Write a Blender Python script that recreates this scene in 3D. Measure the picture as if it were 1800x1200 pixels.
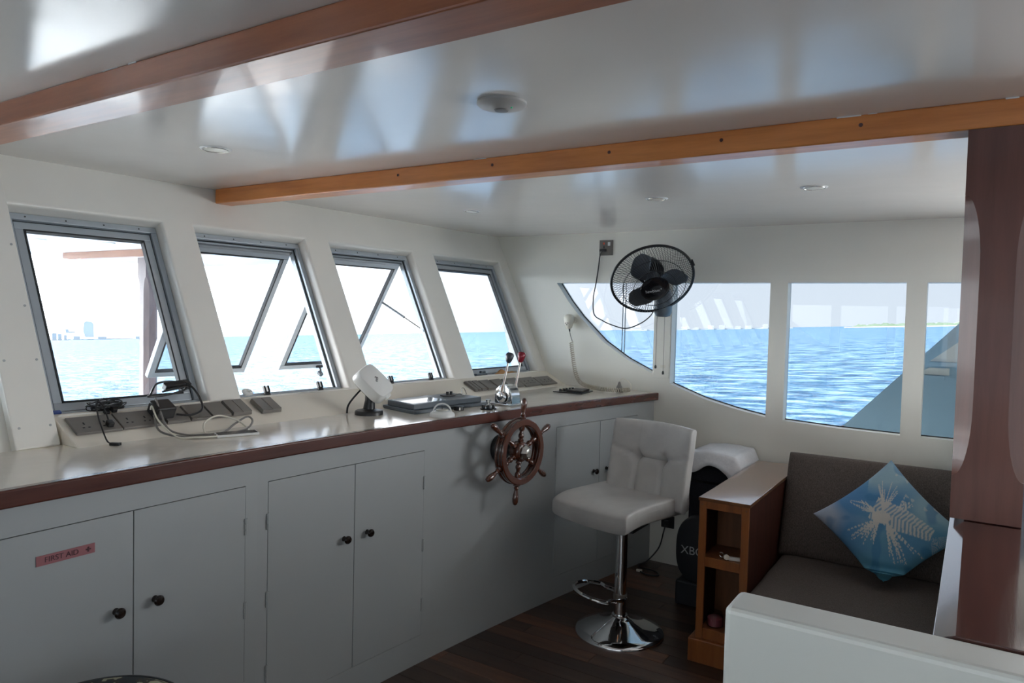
import bpy, bmesh, math, random
from mathutils import Vector as V, Matrix, noise
random.seed(7)
sc = bpy.context.scene
for o in list(bpy.data.objects):
    bpy.data.objects.remove(o)
COL = sc.collection
pi = math.pi
R = math.radians

# ------------------------------------------------------------------ camera
cam_d = bpy.data.cameras.new('camera')
cam = bpy.data.objects.new('camera', cam_d); COL.objects.link(cam)
cam_d.sensor_width = 36; cam_d.lens = 1270 / 1800 * 36; cam_d.clip_start = .02; cam_d.clip_end = 40000
cr = V((0.840, 0.542, 0.0250)).normalized()          # right
cd = V((0.043, -0.020, -0.999))                       # down
cd = (cd - cr * cd.dot(cr)).normalized()
cf = cr.cross(cd).normalized()                        # forward
cam.matrix_world = Matrix(((cr.x, -cd.x, -cf.x, 0), (cr.y, -cd.y, -cf.y, 0), (cr.z, -cd.z, -cf.z, 1.45), (0, 0, 0, 1)))
sc.camera = cam

# ------------------------------------------------------------------ sky, sun, exposure
SEA_N = V((-0.049, 0, 0.9988)).normalized()           # the boat heels a little against the horizon
SUN_D = V((-0.84, -0.30, 0.62)).normalized()
SKY = .90
w = bpy.data.worlds.new('sky'); sc.world = w; w.use_nodes = True
nt = w.node_tree; nt.nodes.clear()
def N(t, typ, **kw):
    n = t.nodes.new(typ)
    for k, v in kw.items(): setattr(n, k, v)
    return n
tc = N(nt, 'ShaderNodeTexCoord')
def dotn(vec):
    a = N(nt, 'ShaderNodeVectorMath', operation='DOT_PRODUCT'); a.inputs[1].default_value = vec
    nt.links.new(tc.outputs['Generated'], a.inputs[0]); return a.outputs['Value']
el = dotn(SEA_N)
ramp = N(nt, 'ShaderNodeValToRGB')
e = ramp.color_ramp.elements
e[0].position = 0.0; e[0].color = (.82, .90, 1.0, 1)
e[1].position = 1.0; e[1].color = (.46, .58, .80, 1)
x = e.new(.12); x.color = (.79, .88, 1.0, 1)
x = e.new(.35); x.color = (.66, .77, .95, 1)
nt.links.new(el, ramp.inputs[0])
sd = dotn(SUN_D)
mr = N(nt, 'ShaderNodeMapRange'); mr.inputs[1].default_value = -.25; mr.inputs[2].default_value = 1.0
nt.links.new(sd, mr.inputs[0])
pw = N(nt, 'ShaderNodeMath', operation='POWER'); pw.inputs[1].default_value = 5.0
nt.links.new(mr.outputs[0], pw.inputs[0])
mx = N(nt, 'ShaderNodeMix', data_type='RGBA', blend_type='ADD'); mx.inputs[0].default_value = 1
gl = N(nt, 'ShaderNodeMix', data_type='RGBA', blend_type='MIX')
gl.inputs[6].default_value = (0, 0, 0, 1); gl.inputs[7].default_value = (39, 38.6, 37.6, 1)
nt.links.new(pw.outputs[0], gl.inputs[0])
nt.links.new(ramp.outputs[0], mx.inputs[6]); nt.links.new(gl.outputs[2], mx.inputs[7])
bg = N(nt, 'ShaderNodeBackground'); bg.inputs[1].default_value = SKY
nt.links.new(mx.outputs[2], bg.inputs[0])
wo = N(nt, 'ShaderNodeOutputWorld'); nt.links.new(bg.outputs[0], wo.inputs[0])

sl = bpy.data.lights.new('sun', 'SUN'); sl.energy = 3.0; sl.angle = .02; sl.color = (1, .95, .88)
so = bpy.data.objects.new('sun', sl); COL.objects.link(so)
so.rotation_euler = SUN_D.to_track_quat('Z', 'Y').to_euler(); so.location = (-20, 3, 20)

# added area lights brightening the room from the unseen port and after starboard windows
def fill_light(name, loc, direction, sx_, sy_, watts, col=(.95, .98, 1.0)):
    l = bpy.data.lights.new(name, 'AREA'); l.shape = 'RECTANGLE'; l.size = sx_; l.size_y = sy_; l.energy = watts; l.color = col
    o = bpy.data.objects.new(name, l); COL.objects.link(o); o.location = loc
    o.rotation_euler = (-V(direction)).to_track_quat('Z', 'Y').to_euler(); return o
fill_light('port_fill_light', (1.35, -1.86, 1.28), (0, 1, 0), 3.4, .70, 5)
fill_light('starboard_fill_light', (1.7, 3.99, 1.28), (0, -1, 0), 2.5, .70, 60)

vs = sc.view_settings
vs.view_transform = 'Standard'; vs.look = 'None'; vs.gamma = 1; vs.use_curve_mapping = False
vs.exposure = 0.72
cy = sc.cycles
cy.use_denoising = True; cy.max_bounces = 14; cy.diffuse_bounces = 8; cy.glossy_bounces = 5
cy.transparent_max_bounces = 16; cy.sample_clamp_indirect = 6; cy.sample_clamp_direct = 0
cy.caustics_reflective = False; cy.caustics_refractive = False

# ------------------------------------------------------------------ materials
MAT = {}
def newmat(name):
    m = bpy.data.materials.new(name); m.use_nodes = True; MAT[name] = m
    t = m.node_tree; b = t.nodes['Principled BSDF']
    return m, t, b
def setp(b, col=None, rough=None, metal=None, coat=None, coatr=.05, spec=None, ior=None):
    if col is not None: b.inputs['Base Color'].default_value = (*col, 1)
    if rough is not None: b.inputs['Roughness'].default_value = rough
    if metal is not None: b.inputs['Metallic'].default_value = metal
    if coat is not None: b.inputs['Coat Weight'].default_value = coat; b.inputs['Coat Roughness'].default_value = coatr
    if spec is not None: b.inputs['Specular IOR Level'].default_value = spec
def objvec(t, scale=(1, 1, 1)):
    c = N(t, 'ShaderNodeTexCoord'); mp = N(t, 'ShaderNodeMapping'); mp.inputs['Scale'].default_value = scale
    t.links.new(c.outputs['Object'], mp.inputs[0]); return mp.outputs[0]
def noise_n(t, vec, scale, detail=3, rough=.5):
    n = N(t, 'ShaderNodeTexNoise'); n.inputs['Scale'].default_value = scale
    n.inputs['Detail'].default_value = detail; n.inputs['Roughness'].default_value = rough
    t.links.new(vec, n.inputs['Vector']); return n.outputs['Fac']
def ramp_n(t, fac, stops, const=False):
    r = N(t, 'ShaderNodeValToRGB'); r.color_ramp.interpolation = 'CONSTANT' if const else 'LINEAR'
    el = r.color_ramp.elements
    el[0].position, el[0].color = stops[0][0], (*stops[0][1], 1)
    el[1].position, el[1].color = stops[-1][0], (*stops[-1][1], 1)
    for p, c in stops[1:-1]:
        q = el.new(p); q.color = (*c, 1)
    t.links.new(fac, r.inputs[0]); return r.outputs[0]
def bump_n(t, b, h, strength, dist):
    bp = N(t, 'ShaderNodeBump'); bp.inputs['Strength'].default_value = strength; bp.inputs['Distance'].default_value = dist
    t.links.new(h, bp.inputs['Height']); t.links.new(bp.outputs[0], b.inputs['Normal'])
def plain(name, col, rough=.5, metal=0, coat=None, spec=None):
    m, t, b = newmat(name); setp(b, col, rough, metal, coat, spec=spec); return m
def paint(name, col, rough, wave=.0, wscale=2.0, mottle=.04, coat=None):
    m, t, b = newmat(name); setp(b, col, rough, 0, coat)
    v = objvec(t)
    f = noise_n(t, v, 1.7, 4)
    d = tuple(max(0, c * (1 - mottle)) for c in col); u = tuple(min(1, c * (1 + mottle)) for c in col)
    t.links.new(ramp_n(t, f, [(.3, d), (.7, u)]), b.inputs['Base Color'])
    if wave: bump_n(t, b, noise_n(t, v, wscale, 3), 1.0, wave)
    return m
def wood(name, c1, c2, axis, rough=.3, coat=0.0, dens=1.0, rnd=False, bump=.0008):
    m, t, b = newmat(name); setp(b, c1, rough, 0, coat, .08)
    s = {'x': (1.2, 14, 14), 'y': (14, 1.2, 14), 'z': (14, 14, 1.2)}[axis]
    v = objvec(t, tuple(k * dens for k in s))
    if rnd:
        oi = N(t, 'ShaderNodeObjectInfo'); ad = N(t, 'ShaderNodeVectorMath', operation='ADD')
        mu = N(t, 'ShaderNodeMath', operation='MULTIPLY'); mu.inputs[1].default_value = 50
        t.links.new(oi.outputs['Random'], mu.inputs[0]); t.links.new(v, ad.inputs[0]); t.links.new(mu.outputs[0], ad.inputs[1]); v = ad.outputs[0]
    f = noise_n(t, v, 2.2, 7, .62)
    col = ramp_n(t, f, [(.28, c1), (.5, tuple((p + q) / 2 for p, q in zip(c1, c2))), (.74, c2)])
    if rnd:
        hv = N(t, 'ShaderNodeMix', data_type='RGBA', blend_type='MULTIPLY'); hv.inputs[0].default_value = 1
        t.links.new(col, hv.inputs[6]); t.links.new(ramp_n(t, oi.outputs['Random'], [(0, (.45, .42, .40)), (.6, (1, 1, 1)), (1, (2.3, 1.7, 1.3))]), hv.inputs[7]); col = hv.outputs[2]
    t.links.new(col, b.inputs['Base Color'])
    bump_n(t, b, f, .5, bump)
    return m
def glass(name, tint, refl=1.0):
    m = bpy.data.materials.new(name); m.use_nodes = True; MAT[name] = m
    t = m.node_tree; t.nodes.clear()
    tr = N(t, 'ShaderNodeBsdfTransparent'); tr.inputs[0].default_value = (*tint, 1)
    g = N(t, 'ShaderNodeBsdfGlossy'); g.inputs['Roughness'].default_value = 0.0; g.inputs[0].default_value = (1, 1, 1, 1)
    fr = N(t, 'ShaderNodeFresnel')                     # same reflectance from either side of the thin pane
    ge = N(t, 'ShaderNodeNewGeometry'); mi = N(t, 'ShaderNodeMix'); mi.inputs[2].default_value = 1.5; mi.inputs[3].default_value = 1 / 1.5
    t.links.new(ge.outputs['Backfacing'], mi.inputs[0]); t.links.new(mi.outputs[0], fr.inputs[0])
    ml = N(t, 'ShaderNodeMath', operation='MULTIPLY'); ml.inputs[1].default_value = refl; t.links.new(fr.outputs[0], ml.inputs[0])
    mxs = N(t, 'ShaderNodeMixShader'); t.links.new(ml.outputs[0], mxs.inputs[0]); t.links.new(tr.outputs[0], mxs.inputs[1]); t.links.new(g.outputs[0], mxs.inputs[2])
    o = N(t, 'ShaderNodeOutputMaterial'); t.links.new(mxs.outputs[0], o.inputs[0]); return m

paint('wall_paint', (.80, .78, .73), .32, .0015, 3)
paint('side_wall_paint', (.78, .77, .71), .35, .0015, 3)
paint('ceiling_paint', (.78, .76, .73), .15, .0035, 1.6, .02)
paint('counter_paint', (.80, .75, .66), .13, .002, 5, .03)
paint('cabinet_shade_paint', (.355, .375, .38), .38, .001, 4, .03)  # white cabinets toned to grey: the dimness below the counter is in this colour
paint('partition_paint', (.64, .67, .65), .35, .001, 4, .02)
paint('roof_white', (.52, .54, .60), .4, .001, 2, .03)
wood('weathered_wood', (.11, .085, .085), (.19, .15, .15), 'z', .5, 0)
wood('weathered_beam', (.20, .085, .045), (.32, .15, .085), 'x', .5, 0)
paint('boat_white', (.80, .82, .84), .4, .001, 2, .03)
wood('beam_red', (.27, .085, .036), (.45, .16, .068), 'x', .34, .25)
wood('beam_orange', (.48, .155, .036), (.74, .28, .075), 'x', .34, .25)
wood('mahogany', (.055, .014, .010), (.105, .030, .020), 'y', .25, .5)
wood('pillar_wood', (.085, .026, .017), (.145, .050, .034), 'z', .38, .1)
wood('cap_wood', (.050, .016, .014), (.085, .028, .022), 'y', .16, .9)
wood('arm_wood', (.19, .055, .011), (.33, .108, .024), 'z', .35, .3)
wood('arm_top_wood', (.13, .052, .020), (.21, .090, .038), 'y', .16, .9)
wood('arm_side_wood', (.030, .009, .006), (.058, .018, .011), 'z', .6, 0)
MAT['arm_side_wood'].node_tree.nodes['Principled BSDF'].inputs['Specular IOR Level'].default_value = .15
wood('dark_shelf_wood', (.14, .056, .022), (.25, .10, .042), 'z', .45, 0)
wood('floor_wood', (.036, .020, .014), (.095, .052, .034), 'x', .34, .15, 1.0, True)
wood('wheel_wood', (.040, .010, .005), (.115, .030, .012), 'z', .25, 1.0, 2.0)
plain('floor_dark', (.02, .013, .01), .6)
plain('dark_gap', (.04, .04, .04), .8)
plain('aluminium', (.43, .475, .52), .38, .35)
plain('aluminium_dark', (.20, .22, .24), .45, .3)
plain('gasket', (.025, .027, .03), .6)
plain('chrome', (.78, .79, .80), .06, 1.0)
plain('steel', (.62, .60, .56), .22, 1.0)
plain('brass', (.6, .42, .15), .25, 1.0)
plain('black_plastic', (.012, .012, .014), .35)
plain('black_gloss', (.010, .010, .012), .12)
plain('dark_knob', (.016, .010, .008), .15)
plain('socket_grey', (.185, .170, .155), .42, .1)
plain('socket_hole', (.006, .006, .006), .7)
plain('cream_plastic', (.72, .69, .60), .35)
plain('white_plastic', (.74, .75, .74), .28)
plain('grey_cable', (.20, .19, .18), .5)
plain('red_lever', (.22, .012, .025), .22)
plain('grey_lever', (.05, .06, .075), .25)
plain('blue_tape', (.03, .06, .22), .5)
plain('tan_cloth', (.42, .22, .09), .8)
plain('chart_grey', (.085, .105, .125), .35)
plain('screen_glass', (.25, .32, .38), .07)
plain('pink_jam', (.35, .10, .12), .4)
plain('sign_red', (.30, .12, .13), .4)
plain('sign_ink', (.07, .02, .03), .5)
plain('print_grey', (.42, .43, .44), .5)
plain('ink_dark', (.05, .055, .06), .5)
plain('led_red', (.8, .12, .05), .4)
paint('stair_shade_paint', (.36, .52, .62), .4, .001, 2, .03)  # white stairs, with the blue of their shade mixed into the colour
plain('cord_cream', (.50, .46, .38), .5)
plain('deck_grey', (.80, .79, .77), .7)
plain('detector_grey', (.42, .41, .39), .45)
plain('rust', (.3, .1, .03), .8)
plain('bag_black', (.012, .013, .018), .55)
plain('emblem_grey', (.09, .10, .12), .4)
glass('front_glass', (.84, .88, .91))
glass('side_glass', (.785, .80, .81), 1.0)
glass('clear_glass', (.88, .92, .94), 1.0)
glass('clear_plastic', (.86, .88, .9), 1.0)
glass('jar_glass', (.8, .8, .82), 1.0)
def vinyl():
    m, t, b = newmat('white_vinyl'); setp(b, (.50, .495, .485), .38)
    v = objvec(t); f = noise_n(t, v, 7, 5)
    t.links.new(ramp_n(t, f, [(.3, (.44, .435, .43)), (.7, (.55, .545, .53))]), b.inputs['Base Color'])
    bump_n(t, b, noise_n(t, v, 28, 5, .6), .35, .004)
vinyl()
def fabric(name, c1, c2, scale=(60, 60, 8), rough=.9):
    m, t, b = newmat(name); setp(b, c1, rough, spec=.2)
    v = objvec(t, scale); f = noise_n(t, v, 6, 4, .7)
    t.links.new(ramp_n(t, f, [(.3, c1), (.7, c2)]), b.inputs['Base Color']); bump_n(t, b, f, .4, .002)
fabric('sofa_fabric', (.050, .040, .036), (.150, .125, .112))
fabric('white_cloth', (.62, .63, .66), (.72, .73, .76), (10, 10, 10))
fabric('case_fabric', (.010, .011, .016), (.022, .023, .03), (40, 40, 40))
def camo():
    m, t, b = newmat('camouflage'); setp(b, (.1, .1, .1), .8)
    f = noise_n(t, objvec(t), 17, 3, .6)
    t.links.new(ramp_n(t, f, [(0, (.025, .03, .035)), (.44, (.045, .04, .032)), (.49, (.40, .39, .27)), (.58, (.05, .05, .055)), (.66, (.30, .30, .26)), (.70, (.03, .035, .04))], True), b.inputs['Base Color'])
camo()
def pillow_mat():
    m, t, b = newmat('pillow_print'); setp(b, (.2, .4, .6), .75, spec=.2)
    a = N(t, 'ShaderNodeVertexColor'); a.layer_name = 'print'; t.links.new(a.outputs[0], b.inputs['Base Color'])
    bump_n(t, b, noise_n(t, objvec(t), 90, 3), .2, .002)
pillow_mat()
def sea_mat():
    m, t, b = newmat('sea_water'); t.nodes.remove(b)
    c = N(t, 'ShaderNodeTexCoord'); v = c.outputs['Object']
    mp = N(t, 'ShaderNodeMapping'); mp.inputs['Rotation'].default_value = (0, 0, .5); mp.inputs['Scale'].default_value = (1, 1.7, 1); t.links.new(v, mp.inputs[0]); v = mp.outputs[0]
    a1 = noise_n(t, v, .10, 6, .62); a2 = noise_n(t, v, .55, 5, .65)
    ad = N(t, 'ShaderNodeMath', operation='MULTIPLY_ADD'); ad.inputs[1].default_value = 3.0
    t.links.new(a1, ad.inputs[0]); t.links.new(a2, ad.inputs[2])
    bp = N(t, 'ShaderNodeBump'); bp.inputs['Strength'].default_value = 1.0; bp.inputs['Distance'].default_value = 1.6
    t.links.new(ad.outputs[0], bp.inputs['Height'])
    mp2 = N(t, 'ShaderNodeMapping'); mp2.inputs['Rotation'].default_value = (0, 0, .12); mp2.inputs['Scale'].default_value = (.85, 1.25, 1); t.links.new(c.outputs['Object'], mp2.inputs[0])
    a3 = noise_n(t, mp2.outputs[0], .50, 8, .72)
    df = N(t, 'ShaderNodeBsdfDiffuse'); t.links.new(ramp_n(t, a3, [(.40, (.005, .022, .050)), (.50, (.020, .054, .098)), (.60, (.085, .138, .182))]), df.inputs[0])
    gs = N(t, 'ShaderNodeBsdfGlossy'); gs.inputs['Roughness'].default_value = .22; gs.inputs[0].default_value = (1, 1, 1, 1)
    fr = N(t, 'ShaderNodeFresnel'); fr.inputs[0].default_value = 1.33
    # a rough sea never reaches the mirror reflectance of flat water at grazing angles
    mr = N(t, 'ShaderNodeMapRange'); mr.inputs[3].default_value = .01; mr.inputs[4].default_value = .058
    for n in (gs, fr): t.links.new(bp.outputs[0], n.inputs['Normal'])
    t.links.new(fr.outputs[0], mr.inputs[0])
    ms = N(t, 'ShaderNodeMixShader'); t.links.new(mr.outputs[0], ms.inputs[0]); t.links.new(df.outputs[0], ms.inputs[1]); t.links.new(gs.outputs[0], ms.inputs[2])
    t.links.new(ms.outputs[0], t.nodes['Material Output'].inputs[0])
sea_mat()
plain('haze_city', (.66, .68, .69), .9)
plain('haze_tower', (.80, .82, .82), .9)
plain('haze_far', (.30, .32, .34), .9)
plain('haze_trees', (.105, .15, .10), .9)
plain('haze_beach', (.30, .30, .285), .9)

# ------------------------------------------------------------------ builders
ORG = {}
def catmull(pts, n=6):
    pts = [V(p) for p in pts]; out = []
    for i in range(len(pts) - 1):
        p0 = pts[max(i - 1, 0)]; p1 = pts[i]; p2 = pts[i + 1]; p3 = pts[min(i + 2, len(pts) - 1)]
        for k in range(n):
            s = k / n
            out.append(.5 * ((2 * p1) + (p2 - p0) * s + (2 * p0 - 5 * p1 + 4 * p2 - p3) * s * s + (3 * p1 - p0 - 3 * p2 + p3) * s ** 3))
    out.append(pts[-1]); return out
def basis(d):
    d = V(d).normalized(); a = V((0, 0, 1)) if abs(d.z) < .9 else V((1, 0, 0))
    u = a.cross(d).normalized(); return u, d.cross(u).normalized(), d
class B:
    def __init__(s): s.bm = bmesh.new()
    def hexa(s, c):                                    # 8 corners: bottom ring, top ring
        v = [s.bm.verts.new(p) for p in c]
        for f in ((3, 2, 1, 0), (4, 5, 6, 7), (0, 1, 5, 4), (1, 2, 6, 5), (2, 3, 7, 6), (3, 0, 4, 7)):
            s.bm.faces.new([v[i] for i in f])
        return s
    def box(s, lo, hi):
        x0, y0, z0 = lo; x1, y1, z1 = hi
        return s.hexa([(x0, y0, z0), (x1, y0, z0), (x1, y1, z0), (x0, y1, z0), (x0, y0, z1), (x1, y0, z1), (x1, y1, z1), (x0, y1, z1)])
    def obb(s, c, a, b, d):
        c, a, b, d = V(c), V(a), V(b), V(d)
        return s.hexa([c - a - b - d, c + a - b - d, c + a + b - d, c - a + b - d, c - a - b + d, c + a - b + d, c + a + b + d, c - a + b + d])
    def prism(s, poly, vec):
        vec = V(vec); a = [s.bm.verts.new(p) for p in poly]; b = [s.bm.verts.new(V(p) + vec) for p in poly]; n = len(a)
        s.bm.faces.new(a[::-1]); s.bm.faces.new(b)
        for i in range(n): s.bm.faces.new((a[i], a[(i + 1) % n], b[(i + 1) % n], b[i]))
        return s
    def rings(s, rings, capa=True, capb=True, closed=False):
        vs_ = [[s.bm.verts.new(p) for p in r] for r in rings]; n = len(vs_[0]); m = len(vs_)
        for i in range(m if closed else m - 1):
            a, b = vs_[i], vs_[(i + 1) % m]
            for k in range(n): s.bm.faces.new((a[k], a[(k + 1) % n], b[(k + 1) % n], b[k]))
        if not closed:
            if capa: s.bm.faces.new(vs_[0][::-1])
            if capb: s.bm.faces.new(vs_[-1])
        return s
    def tube(s, pts, r, seg=8, closed=False):
        pts = [V(p) for p in pts]; n = len(pts); rr = r if isinstance(r, (list, tuple)) else [r] * n
        rings = []; u = None
        for i, p in enumerate(pts):
            if closed: d = pts[(i + 1) % n] - pts[i - 1]
            else: d = pts[min(i + 1, n - 1)] - pts[max(i - 1, 0)]
            if d.length < 1e-9: d = V((0, 0, 1))
            d.normalize()
            if u is None: u = basis(d)[0]
            u = (u - d * u.dot(d)); u = u.normalized() if u.length > 1e-6 else basis(d)[0]
            w_ = d.cross(u)
            rings.append([p + rr[i] * (math.cos(2 * pi * k / seg) * u + math.sin(2 * pi * k / seg) * w_) for k in range(seg)])
        return s.rings(rings, closed=closed)
    def cyl(s, a, b, r0, r1=None, seg=20):
        return s.tube([a, b], [r0, r0 if r1 is None else r1], seg)
    def lathe(s, prof, org, axis, seg=28):
        u, w_, d = basis(axis); org = V(org)
        rings = [[org + d * h + max(r, 1e-4) * (math.cos(2 * pi * k / seg) * u + math.sin(2 * pi * k / seg) * w_) for k in range(seg)] for r, h in prof]
        return s.rings(rings)
    def torus(s, c, axis, Rr, r, seg=40, sub=8):
        u, w_, d = basis(axis); c = V(c)
        return s.tube([c + Rr * (math.cos(2 * pi * k / seg) * u + math.sin(2 * pi * k / seg) * w_) for k in range(seg)], r, sub, True)
    def ball(s, c, rx, ry=None, rz=None, seg=16, rows=10):
        ry = ry or rx; rz = rz or rx; c = V(c)
        rings = []
        for i in range(rows + 1):
            a = -pi / 2 + pi * i / rows; ca = max(math.cos(a), 1e-3)
            rings.append([c + V((rx * ca * math.cos(2 * pi * k / seg), ry * ca * math.sin(2 * pi * k / seg), rz * math.sin(a))) for k in range(seg)])
        return s.rings(rings)
    def grid(s, nu, nv, f):
        v = [[s.bm.verts.new(f(i / nu, j / nv)) for j in range(nv + 1)] for i in range(nu + 1)]
        for i in range(nu):
            for j in range(nv): s.bm.faces.new((v[i][j], v[i + 1][j], v[i + 1][j + 1], v[i][j + 1]))
        return v
    def pad(s, c, ux, uy, uz, hx, hy, hz, k=8, e=.3, n=22, top=None, bend=None, zb=None):
        # a stuffed pad: two sheets meeting in a seam round the edge
        c, ux, uy, uz = V(c), V(ux), V(uy), V(uz)
        def sheet(sign):
            def f(a, b):
                u = math.sin((a - .5) * pi); q = math.sin((b - .5) * pi)
                p = max(0, (1 - abs(u) ** k) * (1 - abs(q) ** k)) ** e
                z = hz * p
                if sign > 0 and top: z += top(u, q) * min(1, p * 1.5)
                z = z if sign > 0 else -(zb or hz) * p
                off = bend(u, q) if bend else V((0, 0, 0))
                return c + ux * (hx * u) + uy * (hy * q) + uz * z + off
            return f
        s.grid(n, n, sheet(1)); g = len(s.bm.faces)
        s.grid(n, n, lambda a, b: sheet(-1)(1 - a, b))
        bmesh.ops.remove_doubles(s.bm, verts=s.bm.verts, dist=1e-5)
        return s
    def obj(s, name, mat, parent=None, smooth=True, bev=0, org=None, ang=38, kind=None, seg=2):
        bm = s.bm
        bmesh.ops.recalc_face_normals(bm, faces=bm.faces)
        if parent is not None: o0 = ORG[parent.name]
        elif org is not None: o0 = V(org)
        else:
            xs = [v.co for v in bm.verts]
            o0 = V(((min(p.x for p in xs) + max(p.x for p in xs)) / 2, (min(p.y for p in xs) + max(p.y for p in xs)) / 2, min(p.z for p in xs)))
        for v in bm.verts: v.co -= o0
        me = bpy.data.meshes.new(name); bm.to_mesh(me); bm.free()
        me.materials.append(MAT[mat])
        if smooth:
            for p in me.polygons: p.use_smooth = True
            me.set_sharp_from_angle(angle=R(ang))
        o = bpy.data.objects.new(name, me); COL.objects.link(o)
        if parent is not None: o.parent = parent
        else: o.location = o0
        ORG[o.name] = o0.copy()
        if bev:
            md = o.modifiers.new('bevel', 'BEVEL'); md.width = bev; md.segments = seg; md.limit_method = 'ANGLE'; md.angle_limit = R(40)
        if kind: o['kind'] = kind
        return o
def thing(name, label, cat, loc, group=None):
    o = bpy.data.objects.new(name, None); COL.objects.link(o); o.location = loc; o.empty_display_size = .05
    ORG[o.name] = V(loc); o['label'] = label; o['category'] = cat
    if group: o['group'] = group
    return o
def tag(o, label, cat, group=None):
    o['label'] = label; o['category'] = cat
    if group: o['group'] = group
    return o
def struct(o):
    o['kind'] = 'structure'; return o
def sempty(name, loc):
    o = bpy.data.objects.new(name, None); COL.objects.link(o); o.location = loc; o.empty_display_size = .05
    ORG[o.name] = V(loc); o['kind'] = 'structure'; return o
DG = None
def text(name, s, size, c, ux, uy, mat, parent, depth=.0006, align='CENTER', sx=1.0):
    cu = bpy.data.curves.new(name, 'FONT'); cu.body = s; cu.size = size; cu.extrude = depth; cu.align_x = align; cu.align_y = 'CENTER'
    t = bpy.data.objects.new('t', cu); COL.objects.link(t)
    dg = bpy.context.evaluated_depsgraph_get()
    me = bpy.data.meshes.new_from_object(t.evaluated_get(dg)); bpy.data.objects.remove(t)
    ux = V(ux).normalized(); uz = ux.cross(V(uy)).normalized(); uy = uz.cross(ux)
    o0 = ORG[parent.name]
    for v in me.vertices: v.co = V(c) + ux * v.co.x * sx + uy * v.co.y + uz * v.co.z - o0
    me.materials.clear(); me.materials.append(MAT[mat])
    o = bpy.data.objects.new(name, me); COL.objects.link(o); o.parent = parent; ORG[o.name] = o0; return o

# ------------------------------------------------------------------ the room's own geometry
YW = 4.03            # inner face of the side wall
YP = -1.90           # the opposite one
YC = 1.065           # boat's middle line
ZC = 1.951           # ceiling
XA = 3.7             # aft end
WN = V((1, -.046, .462)).normalized()
def Wp(y, z, off=0):                                   # point on the raked front wall
    s_ = 1 if y >= YC else -1; yy = y if s_ > 0 else 2 * YC - y
    n = V((WN.x, WN.y * s_, WN.z))
    return V((-2.73 - .046 * (4.03 - yy) - .462 * (z - 1.951), y, z)) - n * off
def xn(y): return -1.905 + .038 * (y - 1) ** 2         # counter nosing
def xc(y): return xn(y) - .03                          # cabinet face
def whex(b, y0, y1, z0, z1, o0, o1):
    return b.hexa([Wp(y0, z0, o0), Wp(y1, z0, o0), Wp(y1, z0, o1), Wp(y0, z0, o1), Wp(y0, z1, o0), Wp(y1, z1, o0), Wp(y1, z1, o1), Wp(y0, z1, o1)])

# floor and planks
fl = struct(B().box((-3.3, YP - .05, -.12), (XA, YW + .08, -.006)).obj('floor', 'floor_dark', smooth=False))
PW = .088
row = 0; y = 1.62
shared = {}
while y < 4.0:
    xs = -2.02 - (row * .37 % 1.0)
    L = 1.15
    while xs < .1:
        a = max(xs, -2.0); b_ = min(xs + L, .12)
        if b_ - a > .1:
            key = round(b_ - a, 2)
            pl = None
            bb = B().box((a + .001, y + .001, -.006), (b_ - .001, min(y + PW, 4.025) - .001, 0.0))
            bb.obj('plank', 'floor_wood', fl, smooth=False)
        xs += L
    row += 1; y += PW
B().box((.13, YP, -.006), (XA, YW, 0)).obj('planking', 'floor_wood', fl, smooth=False, kind='stuff')
B().box((-2.0, YP, -.006), (.129, 1.615, 0)).obj('planking', 'floor_wood', fl, smooth=False, kind='stuff')

# ceiling + roof
struct(B().box((-3.0, YP - .9, ZC), (XA + .6, YW + .9, ZC + .06)).obj('ceiling', 'ceiling_paint', smooth=False))

# front wall with raked window openings
OPN = [(1.142, 1.677), (1.817, 2.377), (2.53, 3.123), (3.303, 3.94)]
OPN_ALL = sorted(OPN + [(2 * YC - b_, 2 * YC - a) for a, b_ in OPN])
Z0, Z1 = 1.085, 1.777
ys = [YP]
for a, b_ in OPN_ALL:
    ys += [a, b_]
ys += [YC, YW]; ys = sorted(ys)
zs = [0, Z0, Z1, ZC + .03]
bb = B(); TH = .10
gi = [[bb.bm.verts.new(Wp(y, z, 0)) for z in zs] for y in ys]
go = [[bb.bm.verts.new(Wp(y, z, TH)) for z in zs] for y in ys]
isop = lambda i, j: j == 1 and any(abs(ys[i] - a) < 1e-6 for a, _ in OPN_ALL)
soft = []
for i in range(len(ys) - 1):
    for j in range(3):
        if isop(i, j):
            q = [(i, j), (i + 1, j), (i + 1, j + 1), (i, j + 1)]
            for k in range(4):
                (a, c), (d, f_) = q[k], q[(k + 1) % 4]
                bb.bm.faces.new((gi[a][c], gi[d][f_], go[d][f_], go[a][c]))
                if k != 0: soft.append(bb.bm.edges.get((gi[a][c], gi[d][f_])))
        else:
            bb.bm.faces.new((gi[i][j], gi[i][j + 1], gi[i + 1][j + 1], gi[i + 1][j]))
            bb.bm.faces.new((go[i][j], go[i + 1][j], go[i + 1][j + 1], go[i][j + 1]))
soft = [e_ for e_ in soft if e_]
bmesh.ops.bevel(bb.bm, geom=soft, offset=.014, segments=3, affect='EDGES', profile=.5)
struct(bb.obj('wall_front', 'wall_paint', ang=50))

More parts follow.
